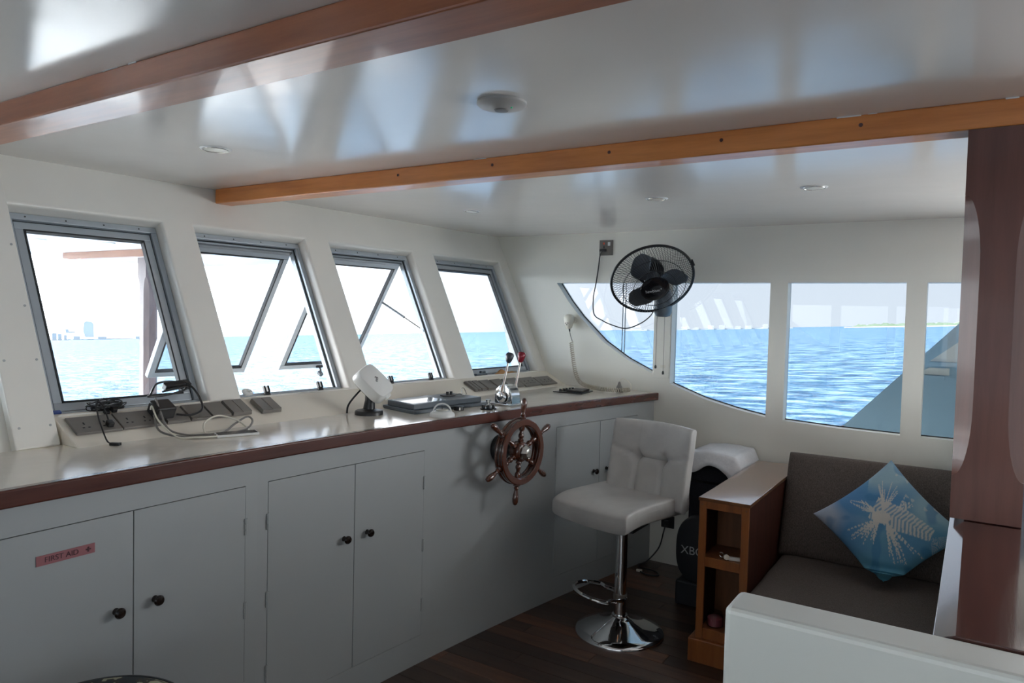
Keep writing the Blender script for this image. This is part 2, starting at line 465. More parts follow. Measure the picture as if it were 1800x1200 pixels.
# side walls with the swept window band
SIDE = [(-2.264, -1.603), (-1.495, -.948), (-.858, -.302), (-.214, .345), (.435, .99), (1.08, 1.64), (1.73, 2.29), (2.38, 2.94)]
SW = [(-2.264, 1.643), (-2.18, 1.53), (-2.095, 1.435), (-1.933, 1.287), (-1.778, 1.19), (-1.6, 1.109), (-1.487, 1.056), (-1.3, .990), (-1.12, .948), (-.951, .918), (-.865, .908), (-.6, .896), (-.3, .891), (4, .891)]
def sweep(x_):
    for (a, p), (c, q) in zip(SW, SW[1:]):
        if a <= x_ <= c: return p + (q - p) * (x_ - a) / (c - a)
    return 1.643
ZT = 1.645
def side_wall(name, yin, yout):
    xs_ = [-2.30, XA] + [p[0] for p in SW if p[0] < 3] + [a for w_ in SIDE for a in w_]
    xs_ = sorted(set(round(v, 4) for v in xs_))
    b = B()
    for x0, x1 in zip(xs_, xs_[1:]):
        m_ = (x0 + x1) / 2
        if any(a < m_ < c for a, c in SIDE):
            z0, z1 = sweep(x0), sweep(x1)
            b.hexa([(x0, yin, 0), (x1, yin, 0), (x1, yout, 0), (x0, yout, 0), (x0, yin, z0), (x1, yin, z1), (x1, yout, z1), (x0, yout, z0)])
            b.hexa([(x0, yin, ZT), (x1, yin, ZT), (x1, yout, ZT), (x0, yout, ZT), (x0, yin, ZC + .03), (x1, yin, ZC + .03), (x1, yout, ZC + .03), (x0, yout, ZC + .03)])
        else:
            b.hexa([(x0, yin, 0), (x1, yin, 0), (x1, yout, 0), (x0, yout, 0), (x0, yin, ZC + .03), (x1, yin, ZC + .03), (x1, yout, ZC + .03), (x0, yout, ZC + .03)])
    xb, xt = Wp(yin, 0, .095).x, Wp(yin, ZC + .03, .095).x
    b.hexa([(xb if xb < -2.30 else -2.301, yin, 0), (-2.30, yin, 0), (-2.30, yout, 0), (xb if xb < -2.30 else -2.301, yout, 0), (xt, yin, ZC + .03), (-2.30, yin, ZC + .03), (-2.30, yout, ZC + .03), (xt, yout, ZC + .03)])
    bmesh.ops.remove_doubles(b.bm, verts=b.bm.verts, dist=1e-4)
    # drop the walls between neighbouring slabs
    seen = {}
    for f in b.bm.faces: seen.setdefault(tuple(sorted(v.index for v in f.verts)), []).append(f)
    b.bm.verts.index_update()
    seen = {}
    for f in b.bm.faces: seen.setdefault(tuple(sorted(v.index for v in f.verts)), []).append(f)
    kill = [f for fs in seen.values() if len(fs) > 1 for f in fs]
    bmesh.ops.delete(b.bm, geom=kill, context='FACES_ONLY')
    return struct(b.obj(name, 'side_wall_paint', smooth=False))
side_wall('wall_right', YW, YW + .085)
side_wall('wall_left', YP, YP - .085)
# aft end: two wide cheeks and a header round the open doorway
struct(B().box((XA, YP, 0), (XA + .08, .2, ZC)).box((XA, 1.9, 0), (XA + .08, YW, ZC)).box((XA, .2, 1.85), (XA + .08, 1.9, ZC)).obj('wall_back', 'wall_paint', smooth=False))
wn = 9
for yin, sgn in ((YW, 1), (YP, -1)):
    for i, (a, c) in enumerate(SIDE):
        wi = sempty('window_%d' % wn, ((a + c) / 2, yin + sgn * .07, 1.3)); wn += 1
        xs_ = [a] + [p[0] for p in SW if a < p[0] < c] + [c]
        poly = [(x_, yin + sgn * .066, sweep(x_) - .004) for x_ in xs_] + [(c, yin + sgn * .066, ZT + .004), (a, yin + sgn * .066, ZT + .004)]
        B().prism(poly, (0, sgn * .006, 0)).obj('pane', 'side_glass', wi, smooth=False)
        # thin dark bead where pane meets the reveal
        bt = [V((x_, yin + sgn * .062, sweep(x_) + .003)) for x_ in xs_]
        B().tube(bt, .003, 6).obj('bead', 'gasket', wi)
        if sgn > 0 and i == 0:
            for sx_ in (-1.832, -1.815):
                B().box((sx_ - .0018, yin + .060, sweep(sx_) + .004), (sx_ + .0018, yin + .066, ZT)).obj('pane_seam', 'aluminium_dark', wi, smooth=False)

# ---- front windows: aluminium frames, fixed or swung sashes
UPW = V((-.462, 0, 1)).normalized()
def front_window(n, ya, yb, opened):
    mid = (ya + yb) / 2
    wi = sempty('window_%d' % n, Wp(mid, Z0, .07))
    za, zb_ = Z0 + .002, Z1 - .002; ya += .002; yb -= .002
    f = .022
    def rect(b, y0, y1, z0, z1, t, o0, o1):
        whex(b, y0, y1, z0, z0 + t, o0, o1); whex(b, y0, y1, z1 - t, z1, o0, o1)
        whex(b, y0, y0 + t, z0 + t, z1 - t, o0, o1); whex(b, y1 - t, y1, z0 + t, z1 - t, o0, o1)
        return b
    rect(B(), ya, yb, za, zb_, f, .052, .098).obj('frame', 'aluminium', wi, smooth=False, bev=.002)
    rect(B(), ya + f, yb - f, za + f, zb_ - f, .009, .072, .096).obj('inner_frame', 'aluminium', wi, smooth=False, bev=.001)
    rect(B(), ya + f - .001, yb - f + .001, za + f - .001, zb_ - f + .001, .004, .066, .072).obj('gasket', 'gasket', wi, smooth=False)
    for k in range(4):
        p = Wp(ya + (yb - ya) * (.12 + .25 * k), zb_ - .011, .052); B().cyl(p, p + WN * .0015, .003, seg=8).obj('screw', 'gasket', wi)
    y0, y1 = ya + f + .004, yb - f - .004; z1 = zb_ - f - .004; Lz = (z1 - za - f - .004) / UPW.z
    n_ = V((WN.x, WN.y * (1 if mid > YC else -1), WN.z))
    if opened:
        an = R(57); hz = z1; ho = .10
        d = -UPW * math.cos(an) - n_ * math.sin(an)
    else:
        hz = z1; ho = .074; d = -UPW
    m_ = d.cross(V((0, 1, 0))).normalized()
    if m_.x < 0: m_ = -m_
    def P(y, l, t): return Wp(y, hz, ho) + d * l + m_ * t
    def bar(b, ya_, yb_, l0, l1, t0=-.012, t1=.012):
        return b.hexa([P(ya_, l0, t0), P(yb_, l0, t0), P(yb_, l1, t0), P(ya_, l1, t0), P(ya_, l0, t1), P(yb_, l0, t1), P(yb_, l1, t1), P(ya_, l1, t1)])
    b = B(); t = .028
    bar(b, y0, y1, 0, t); bar(b, y0, y1, Lz - t, Lz); bar(b, y0, y0 + t, t, Lz - t); bar(b, y1 - t, y1, t, Lz - t)
    sa = b.obj('sash', 'aluminium', wi, smooth=False, bev=.002)
    b = B(); g = .006
    bar(b, y0 + t, y1 - t, t, t + g, -.006, .014); bar(b, y0 + t, y1 - t, Lz - t - g, Lz - t, -.006, .014); bar(b, y0 + t, y0 + t + g, t, Lz - t, -.006, .014); bar(b, y1 - t - g, y1 - t, t, Lz - t, -.006, .014)
    b.obj('glazing_bead', 'gasket', sa, smooth=False)
    bar(B(), y0 + t - .003, y1 - t + .003, t - .003, Lz - t + .003, -.003, .003).obj('pane', 'front_glass', sa, smooth=False)
    if opened:
        c = P(mid, Lz - .012, .012)
        hb = B().obb(c + m_ * .004, V((0, .022, 0)), d * .007, m_ * .004); hb.tube([c, c + m_ * .022 + d * .01, c + m_ * .03 + d * .024], .006, 8)
        hb.obj('sash_handle', 'black_plastic', sa, bev=.001)
        kp = P(mid, Lz - .012, .012) + m_ * .03 + d * .03
        B().cyl(kp - m_ * .012, kp + m_ * .014, .015, .013, 14).obj('sash_knob', 'chart_grey', sa, bev=.002)
        # top hinge rail
        b = B(); whex(b, y0, y1, z1 - .012, z1 + .004, .076, .112); b.obj('hinge_rail', 'aluminium_dark', wi, smooth=False)
        # latch keepers on the bottom rail
        for yy in (ya + .27 * (yb - ya), ya + .77 * (yb - ya)):
            base = Wp(yy, za + .012, .05)
            k_ = B().obb(base + WN * .006, V((0, .013, 0)), UPW * .016, WN * .006)
            for s_ in (-1, 1): k_.obb(base + V((0, .0088 * s_, 0)) + UPW * .026 + WN * .008, V((0, .0042, 0)), UPW * .015, WN * .008)
            k_.obj('latch_keeper', 'black_plastic', wi, smooth=False, bev=.003)
        # stay bracket on the near jamb
        jb = Wp(y0 - .004, Z0 + .34, .075); b = B()
        b.obb(jb + V((0, .008, 0)), V((0, .006, 0)), UPW * .035, n_ * .010); b.tube([jb + V((0, .012, 0)) + UPW * .02, jb + V((0, .03, 0)) - n_ * .03, jb + V((0, .022, 0)) - n_ * .012 - UPW * .02], .004, 6)
        b.obj('stay_bracket', 'aluminium_dark', wi, bev=.001)
        if n == 3:
            a = P(y1 - .004, Lz * .36, 0); c = Wp(yb - f - .002, Z0 + .285, .08); md = a + (c - a) * .55
            B().cyl(a, md, .0065, seg=10).obj('stay_tube', 'aluminium_dark', wi); B().cyl(md, c, .0035, seg=8).obj('stay_rod', 'socket_grey', wi)
            B().ball(a, .009, seg=10, rows=6).ball(c, .010, seg=10, rows=6).obj('stay_joint', 'aluminium', wi)
    return wi
for n, (a, c) in enumerate(OPN): front_window(n + 1, a, c, n in (1, 2))
for n, (a, c) in enumerate(OPN): front_window(n + 5, 2 * YC - c, 2 * YC - a, False)

# pilaster between the windows, with its bolts
pt = sempty('trim_1', Wp(YC, 1.0, 0))
b = B(); b.hexa([Wp(1.0, .99, 0), Wp(1.128, .99, 0), Wp(1.128, .99, -.03), Wp(1.0, .99, -.03), Wp(1.0, ZC, 0), Wp(1.128, ZC, 0), Wp(1.128, ZC, -.03), Wp(1.0, ZC, -.03)])
b.obj('pilaster', 'wall_paint', pt, smooth=False, bev=.004)
for yy, zz in ((1.018, 1.42), (1.112, 1.42), (1.018, 1.25), (1.112, 1.25), (1.02, 1.05), (1.11, 1.05), (1.018, 1.62), (1.112, 1.62)):
    p = Wp(yy, zz, -.03); B().cyl(p, p + WN * .002, .004, seg=8).obj('bolt', 'print_grey', pt)

# sloped sill carrying the sockets
def Sx(y): return .046 * (y - 1.14)
SN = V((.469, -.022, .883)).normalized()
def Sp(y, t, off=0): return V((-2.305 + Sx(y) - .16 * t, y, 1.0 + .085 * t)) + SN * off
def sill(name, y0, y1):
    b = B(); b.prism([(-2.305 + Sx(y0), y0, .998), (-2.475 + Sx(y0), y0, 1.088), (-2.50 + Sx(y0), y0, .998)], (Sx(y1) - Sx(y0), y1 - y0, 0))
    return struct(b.obj(name, 'counter_paint', smooth=False, bev=.004))
sill('trim_2', 1.135, YW)

# ------------------------------------------------------------------ ceiling beams, post, half walls
def beam(name, label, y0, y1, z0, xl, mat):
    b = B(); x0 = xl
    b.hexa([(x0, y0, z0), (1.9, y0, z0), (1.9, y1, z0), (x0, y1, z0), (x0, y0, ZC), (1.9, y0, ZC), (1.9, y1, ZC), (x0, y1, ZC)])
    t = thing(name, label, 'beam', (-1, (y0 + y1) / 2, z0))
    b.obj('timber', mat, t, smooth=False, bev=.004)
    return t
b1 = beam('ceiling_beam', 'reddish brown ceiling beam nearest the camera, crossing the top left', .848, .955, 1.891, -2.86, 'beam_red')
b2 = beam('ceiling_beam', 'orange varnished ceiling beam ending at the window wall and resting on the post', 1.945, 2.028, 1.889, -2.80, 'beam_orange')
for xp in (-1.75, -1.345, -.93, -.60, -.26):
    B().cyl((xp, 1.9452, 1.926), (xp, 1.9440, 1.926), .005, seg=10).obj('wood_plug', 'mahogany', b2)

for bm_, yb_, spots in ((b2, 1.9448, ((-.315, .055, .003), (-.245, .02, .0016), (-1.42, .05, .0022), (.03, .025, .003))), (b1, .8478, ((-1.52, .03, .003), (-1.62, .06, .0018)))):
    for xs0, ln, hh in spots: B().box((xs0, yb_ - .0004, ZC - hh), (xs0 + ln, yb_ + .001, ZC - .0002)).obj('paint_smear', 'white_plastic', bm_, smooth=False)
# square post with stop chamfers, standing on the wooden cap
pz0, pz1 = 1.002, 1.889; px0, px1, py0, py1 = -.037, .100, 1.945, 2.082
def post(name, label, x0, x1, y0, y1, z0, z1, mat, ca, cb, ch):
    # octagonal section whose chamfer grows from 0 at the stops
    def sect(z):
        if z < ca or z > cb: c = .0008
        else:
            s_ = min(z - ca, cb - z); r_ = .16
            c = .0008 + ch * (math.sqrt(max(0, 1 - (1 - min(s_ / r_, 1)) ** 2)))
        return [V((x0 + c, y0, z)), V((x1 - c, y0, z)), V((x1, y0 + c, z)), V((x1, y1 - c, z)), V((x1 - c, y1, z)), V((x0 + c, y1, z)), V((x0, y1 - c, z)), V((x0, y0 + c, z))]
    zs_ = [z0, ca - .001] + [ca + .16 * (k / 10) ** 2 for k in range(11)] + [cb - .16 * (k / 10) ** 2 for k in range(10, -1, -1)] + [cb + .001, z1]
    b = B().rings([sect(z) for z in zs_])
    return tag(b.obj(name, mat, org=((x0 + x1) / 2, (y0 + y1) / 2, z0), ang=20), label, 'post')
post('wooden_post', 'dark brown wooden post with chamfered corners standing at the right edge', px0, px1, py0, py1, pz0, pz1, 'pillar_wood', 1.10, 1.742, .034)

# L of low walls: white leg in front, wood-capped leg to the right
hw = thing('half_wall', 'low white half wall at the bottom right corner with rounded end', 'half wall', (-.1, 1.165, 0))
b = B().box((-.316, 1.125, 0), (1.4, 1.212, .998)); b.obj('panel', 'partition_paint', hw, smooth=False, bev=.010, seg=3)
hw2 = thing('half_wall', 'half wall with a glossy dark wooden cap that carries the wooden post', 'half wall', (.06, 2.6, 0))
B().box((-.026, 1.2135, 0), (.16, 4.025, .968)).obj('panel', 'partition_paint', hw2, smooth=False)
B().prism([(-.037, 1.2135, .97), (-.037, 1.2135, .989), (-.008, 1.2135, 1.0), (.146, 1.2135, 1.0), (.175, 1.2135, .989), (.175, 1.2135, .97)], (0, 2.8145, 0)).obj('cap', 'cap_wood', hw2, smooth=False, bev=.0015)

# ------------------------------------------------------------------ counter and cabinets
def strip(b, y0, y1, z0, z1, o0, o1, fx=xc, n=None):
    n = n or max(2, int((y1 - y0) / .06))
    yy = [y0 + (y1 - y0) * k / n for k in range(n + 1)]
    return b.rings([[V((fx(y) + o0, y, z0)), V((fx(y) + o1, y, z0)), V((fx(y) + o1, y, z1)), V((fx(y) + o0, y, z1))] for y in yy])
ct = thing('worktop', 'long cream worktop under the windows with a dark red wooden nosing', 'worktop', (-2.1, 1.5, .965))
b = B(); n = 60
yy = [YP + .003 + (YW - .004 - YP - .003) * k / n for k in range(n + 1)]
b.rings([[V((Wp(y, .966).x + .004, y, .966)), V((xn(y) - .031, y, .966)), V((xn(y) - .031, y, 1.0)), V((Wp(y, .966).x + .004, y, 1.0))] for y in yy])
b.obj('slab', 'counter_paint', ct, ang=30)
strip(B(), YP + .003, YW - .004, .957, 1.002, -.03, 0, xn, 60).obj('nosing', 'mahogany', ct, ang=30, bev=.005, seg=3)

DZ0, DZ1 = .115, .88
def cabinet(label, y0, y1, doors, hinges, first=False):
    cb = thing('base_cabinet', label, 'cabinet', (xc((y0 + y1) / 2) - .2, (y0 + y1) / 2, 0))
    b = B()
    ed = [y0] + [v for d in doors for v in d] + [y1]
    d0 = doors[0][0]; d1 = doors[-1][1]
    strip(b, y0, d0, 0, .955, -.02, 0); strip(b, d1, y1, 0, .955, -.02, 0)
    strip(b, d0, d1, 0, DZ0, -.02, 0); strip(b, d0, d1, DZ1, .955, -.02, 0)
    b.obj('face_frame', 'cabinet_shade_paint', cb, ang=30)
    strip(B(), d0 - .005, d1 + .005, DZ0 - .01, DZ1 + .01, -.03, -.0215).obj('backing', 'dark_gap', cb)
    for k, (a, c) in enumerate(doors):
        d = strip(B(), a + .0017, c - .0017, DZ0 + .002, DZ1 - .0022, -.019, .001).obj('door', 'cabinet_shade_paint', cb, ang=30)
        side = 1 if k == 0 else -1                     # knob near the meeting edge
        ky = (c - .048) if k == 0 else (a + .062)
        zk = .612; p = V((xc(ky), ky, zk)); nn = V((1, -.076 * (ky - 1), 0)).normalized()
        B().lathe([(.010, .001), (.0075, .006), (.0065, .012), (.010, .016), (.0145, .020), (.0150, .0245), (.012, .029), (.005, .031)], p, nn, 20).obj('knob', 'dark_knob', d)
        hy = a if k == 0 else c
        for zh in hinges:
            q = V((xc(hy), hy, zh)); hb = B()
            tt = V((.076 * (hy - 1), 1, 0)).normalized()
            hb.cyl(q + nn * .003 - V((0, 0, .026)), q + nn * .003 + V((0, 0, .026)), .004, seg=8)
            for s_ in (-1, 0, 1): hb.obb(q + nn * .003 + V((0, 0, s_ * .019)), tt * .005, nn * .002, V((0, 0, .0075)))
            hb.obj('hinge', 'cabinet_shade_paint', d)
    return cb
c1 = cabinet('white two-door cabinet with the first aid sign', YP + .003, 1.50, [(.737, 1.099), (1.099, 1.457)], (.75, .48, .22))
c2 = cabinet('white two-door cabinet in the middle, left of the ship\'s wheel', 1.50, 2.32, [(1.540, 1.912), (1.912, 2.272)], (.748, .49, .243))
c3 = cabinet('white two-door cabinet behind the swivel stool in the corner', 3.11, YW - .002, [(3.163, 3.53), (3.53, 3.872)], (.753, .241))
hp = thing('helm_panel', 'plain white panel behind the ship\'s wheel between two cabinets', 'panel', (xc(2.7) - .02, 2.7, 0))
strip(B(), 2.32, 3.11, 0, .955, -.02, 0).obj('panel', 'cabinet_shade_paint', hp, ang=30)

# first aid sign
def cabp(y, z, o=0): return V((xc(y) + o, y, z))
sg = thing('first_aid_sign', 'small maroon FIRST AID sign stuck on the left cabinet door', 'sign', cabp(.923, .79, .001))
B().hexa([cabp(.852, .791, .0012), cabp(.994, .791, .0012), cabp(.994, .791, .003), cabp(.852, .791, .003), cabp(.852, .8165, .0012), cabp(.994, .8165, .0012), cabp(.994, .8165, .003), cabp(.852, .8165, .003)]).obj('plate', 'sign_red', sg, smooth=False)
text('lettering', 'FIRST AID', .019, cabp(.912, .8037, .0035), (0, 1, 0), (0, 0, 1), 'sign_ink', sg)
B().obb(cabp(.977, .8038, .0036), (0, .0065, 0), (0, 0, .0019), (.0006, 0, 0)).obb(cabp(.977, .8038, .0037), (0, .0019, 0), (0, 0, .0065), (.0006, 0, 0)).obj('cross', 'sign_ink', sg, smooth=False)

# ------------------------------------------------------------------ ship's wheel
wy = 2.74; H0 = V((xc(wy), wy, .83)); wax = V((1, -.125, 0)).normalized(); wt = V((.125, 1, 0)).normalized(); wz = V((0, 0, 1))
sw = thing('ships_wheel', 'varnished wooden ship\'s wheel with six handles on the white panel', 'wheel', H0)
def wpnt(r, a, o): return H0 + wax * o + r * (math.sin(a) * wt + math.cos(a) * wz)
B().lathe([(.062, .001), (.062, .016), (.058, .022), (.03, .024), (.024, .09)], H0, wax, 32).obj('helm_pump', 'black_plastic', sw)
B().cyl(H0 + wax * .07, H0 + wax * .105, .011, seg=16).obj('shaft', 'brass', sw)
def ring(r0, r1, o0, o1, nm):
    b = B(); prof = [(r0, o0 + .004), (r0 + .004, o0), (r1 - .004, o0), (r1, o0 + .004), (r1, o1 - .004), (r1 - .004, o1), (r0 + .004, o1), (r0, o1 - .004)]
    b.rings([[wpnt(r, 2 * pi * k / 48, o) for r, o in prof] for k in range(48)], closed=True)
    return b.obj(nm, 'wheel_wood', sw, ang=30)
ring(.116, .149, .098, .113, 'rear_rim'); ring(.120, .146, .113, .131, 'middle_rim'); ring(.117, .148, .131, .147, 'front_rim')
B().lathe([(.040, .095), (.046, .100), (.046, .135), (.042, .142), (.034, .148)], H0, wax, 12).obj('hub', 'wheel_wood', sw)
B().lathe([(.031, .146), (.033, .158), (.026, .170), (.020, .176), (.012, .178)], H0, wax, 8).obj('hub_cap', 'steel', sw, ang=20)
for k in range(6):
    a = R(6 + 60 * k); dr = (math.sin(a) * wt + math.cos(a) * wz)
    c = H0 + wax * .122
    B().lathe([(.012, .040), (.014, .052), (.009, .058), (.013, .066), (.0135, .074), (.009, .082), (.008, .090), (.013, .098), (.0135, .104), (.014, .118)], c, dr, 12).obj('spoke', 'wheel_wood', sw)
    B().lathe([(.015, .146), (.016, .152), (.0095, .158), (.012, .164), (.0085, .170), (.009, .178), (.0125, .195), (.0142, .212), (.013, .226), (.009, .236), (.003, .240)], c, dr, 14).obj('handle', 'wheel_wood', sw)

# ------------------------------------------------------------------ swivel stool
SC = V((-1.324, 3.026, 0)); sf = V((-.265, -.964, 0)).normalized(); ss = V((.964, -.265, 0)).normalized(); UZ = V((0, 0, 1))
st = thing('swivel_stool', 'white padded swivel stool with low back and chrome pedestal by the helm', 'stool', SC)
B().lathe([(.203, 0), (.203, .006), (.198, .012), (.16, .022), (.11, .036), (.07, .052), (.045, .066), (.034, .078)], SC, UZ, 64).obj('base', 'chrome', st, ang=60)
B().lathe([(.036, .074), (.036, .083), (.027, .084), (.027, .46)], SC, UZ, 32).obj('column', 'chrome', st)
B().lathe([(.031, .152), (.031, .178), (.029, .18)], SC, UZ, 24).obj('collar', 'socket_grey', st)
B().lathe([(.022, .455), (.022, .50)], SC, UZ, 20).box((SC.x - .09, SC.y - .09, .492), (SC.x + .09, SC.y + .09, .512)).obj('mechanism', 'black_plastic', st)
lv = SC + V((0, 0, .488)); B().tube([lv - ss * .03, lv - ss * .10 + UZ * -.002, lv - ss * .13 - UZ * .012, lv - ss * .165 - UZ * .028], .005, 8).obj('lever', 'black_plastic', st)
# foot ring: an oval loop hung on the column
fr_ = []
FA = V((-.841, -.541, 0)).normalized(); FB = V((.541, -.841, 0)).normalized()
for k in range(36):
    a = 2 * pi * k / 36
    px_ = .095 + .118 * math.cos(a); q_ = .118 * math.sin(a) * (1.0 if math.cos(a) > -.3 else .75)
    fr_.append(SC + FA * px_ + FB * q_ + UZ * (.165 + .20 * (px_ - .0) * .9))
B().tube(fr_, .0085, 8, True).obj('foot_ring', 'chrome', st)
SM = V((-1.346, 3.043, 0))
def seat_top(u, q):
    return -.010 * math.exp(-((q + .05) / .5) ** 2) * math.exp(-(u / .6) ** 2) + .004 * noise.noise(V((u * 2.5, q * 2.5, 3)))
B().pad(SM + UZ * .582 - sf * .002, ss, sf, UZ, .217, .226, .043, 18, .12, 36, seat_top, lambda u, q: UZ * (-.028 * max(0, q) ** 3) + UZ * (.012 * abs(u) ** 3)).obj('seat', 'white_vinyl', st, ang=70)
B().tube([SM + UZ * (.594 + .010 * abs(math.sin((k / 40 - .5) * pi)) ** 3 - .028 * max(0, q) ** 3) + ss * (.2195 * u) + sf * (-.002 + .2285 * q) for k, (u, q) in enumerate([(max(-1, min(1, 1.25 * math.cos(a))) * (1 - .02), max(-1, min(1, 1.25 * math.sin(a))) * .98) for a in [2 * pi * k / 60 for k in range(60)]])], .0022, 6, True).obj('piping', 'white_vinyl', st)
bk = SM - sf * .198 + ss * .040 + UZ * .752
bu = (UZ * .985 - sf * .17).normalized(); bn = ss.cross(bu).normalized()
if bn.dot(sf) < 0: bn = -bn
def back_top(u, q):
    d = 0
    for uc in (-.36, .30):
        d -= .015 * math.exp(-((u - uc) / .035) ** 2) * (1 if q < .25 else .45)
        d -= .030 * math.exp(-((u - uc) ** 2 + (q - .12) ** 2) / .012)
    qs = .12 + .07 * (u - .0) ** 2 * 3 * (1 if abs(u) > .33 else .2)
    d -= .013 * math.exp(-((q - qs) / .03) ** 2) * (1 - .8 * max(0, abs(u) - .35))
    d += .012 * (1 - abs(u) ** 2) * (.5 - .5 * abs(q)) + .003 * noise.noise(V((u * 3, q * 3, 9)))
    return d
B().pad(bk, ss, bu, bn, .224, .188, .034, 14, .22, 52, back_top, lambda u, q: bn * (.045 * abs(u) ** 2.2) + bu * (.012 * (1 - u * u) * max(0, q)), .028).obj('backrest', 'white_vinyl', st, ang=70)

# ------------------------------------------------------------------ bookcase arm, sofa, cushion
ar = thing('bookcase_arm', 'brown wooden sofa arm with open shelves in its front end', 'bookcase', (-.848, 3.44, 0))
ax0, ax1, ay0, ay1, at = -.950, -.745, 2.962, 3.93, .697
B().box((ax0 - .004, ay0 - .004, at - .014), (ax1 + .004, ay1, at)).obj('top', 'arm_top_wood', ar, smooth=False, bev=.002)
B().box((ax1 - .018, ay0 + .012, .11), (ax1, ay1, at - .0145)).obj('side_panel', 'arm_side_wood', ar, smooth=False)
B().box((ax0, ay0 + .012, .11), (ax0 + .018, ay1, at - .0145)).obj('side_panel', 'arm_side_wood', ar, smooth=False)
B().box((ax0 + .0185, 3.165, .11), (ax1 - .0185, 3.18, at - .0145)).obj('back_panel', 'dark_shelf_wood', ar, smooth=False)
for a, c in ((ax0, ax0 + .030), (ax1 - .030, ax1)): B().box((a, ay0, .10), (c, ay0 + .0118, at - .0145)).obj('stile', 'arm_wood', ar, smooth=False, bev=.001)
for z0, z1 in ((at - .045, at - .0145), (.408, .448), (.10, .145)): B().box((ax0 + .0303, ay0 + .001, z0), (ax1 - .0303, ay0 + .0118, z1)).obj('rail', 'arm_wood', ar, smooth=False, bev=.001)
for z in (.432, .128): B().box((ax0 + .0185, ay0 + .012, z), (ax1 - .0185, 3.1645, z + .016)).obj('shelf', 'dark_shelf_wood', ar, smooth=False)
B().box((ax0 - .024, ay0 - .018, 0), (ax1 + .010, ay1, .0985)).obj('plinth', 'arm_wood', ar, smooth=False, bev=.003)
for xk in (ax0 + .012, ax1 - .012): B().cyl((xk, ay0 + .0005, at - .03), (xk, ay0 - .0008, at - .03), .004, seg=8).obj('wood_plug', 'dark_shelf_wood', ar)

sf_o = thing('sofa', 'dark brown fabric bench sofa against the side wall', 'sofa', (-.39, 3.5, 0))
B().box((-.725, 2.76, .0), (-.045, 3.98, .215)).obj('base', 'arm_side_wood', sf_o, smooth=False)
B().pad((-.3925, 3.16, .295), (1, 0, 0), (0, 1, 0), UZ, .340, .43, .072, 12, .25, 30, lambda u, q: .003 * noise.noise(V((u * 3, q * 3, 1)))).obj('seat_cushion', 'sofa_fabric', sf_o, ang=70)
bu2 = V((0, .36, .93)).normalized(); bn2 = V((0, -.93, .36)).normalized()
B().pad(V((-.391, 3.545, .597)) - bn2 * .058, (1, 0, 0), bu2, bn2, .350, .243, .062, 9, .25, 30).obj('back_cushion', 'sofa_fabric', sf_o, ang=70)

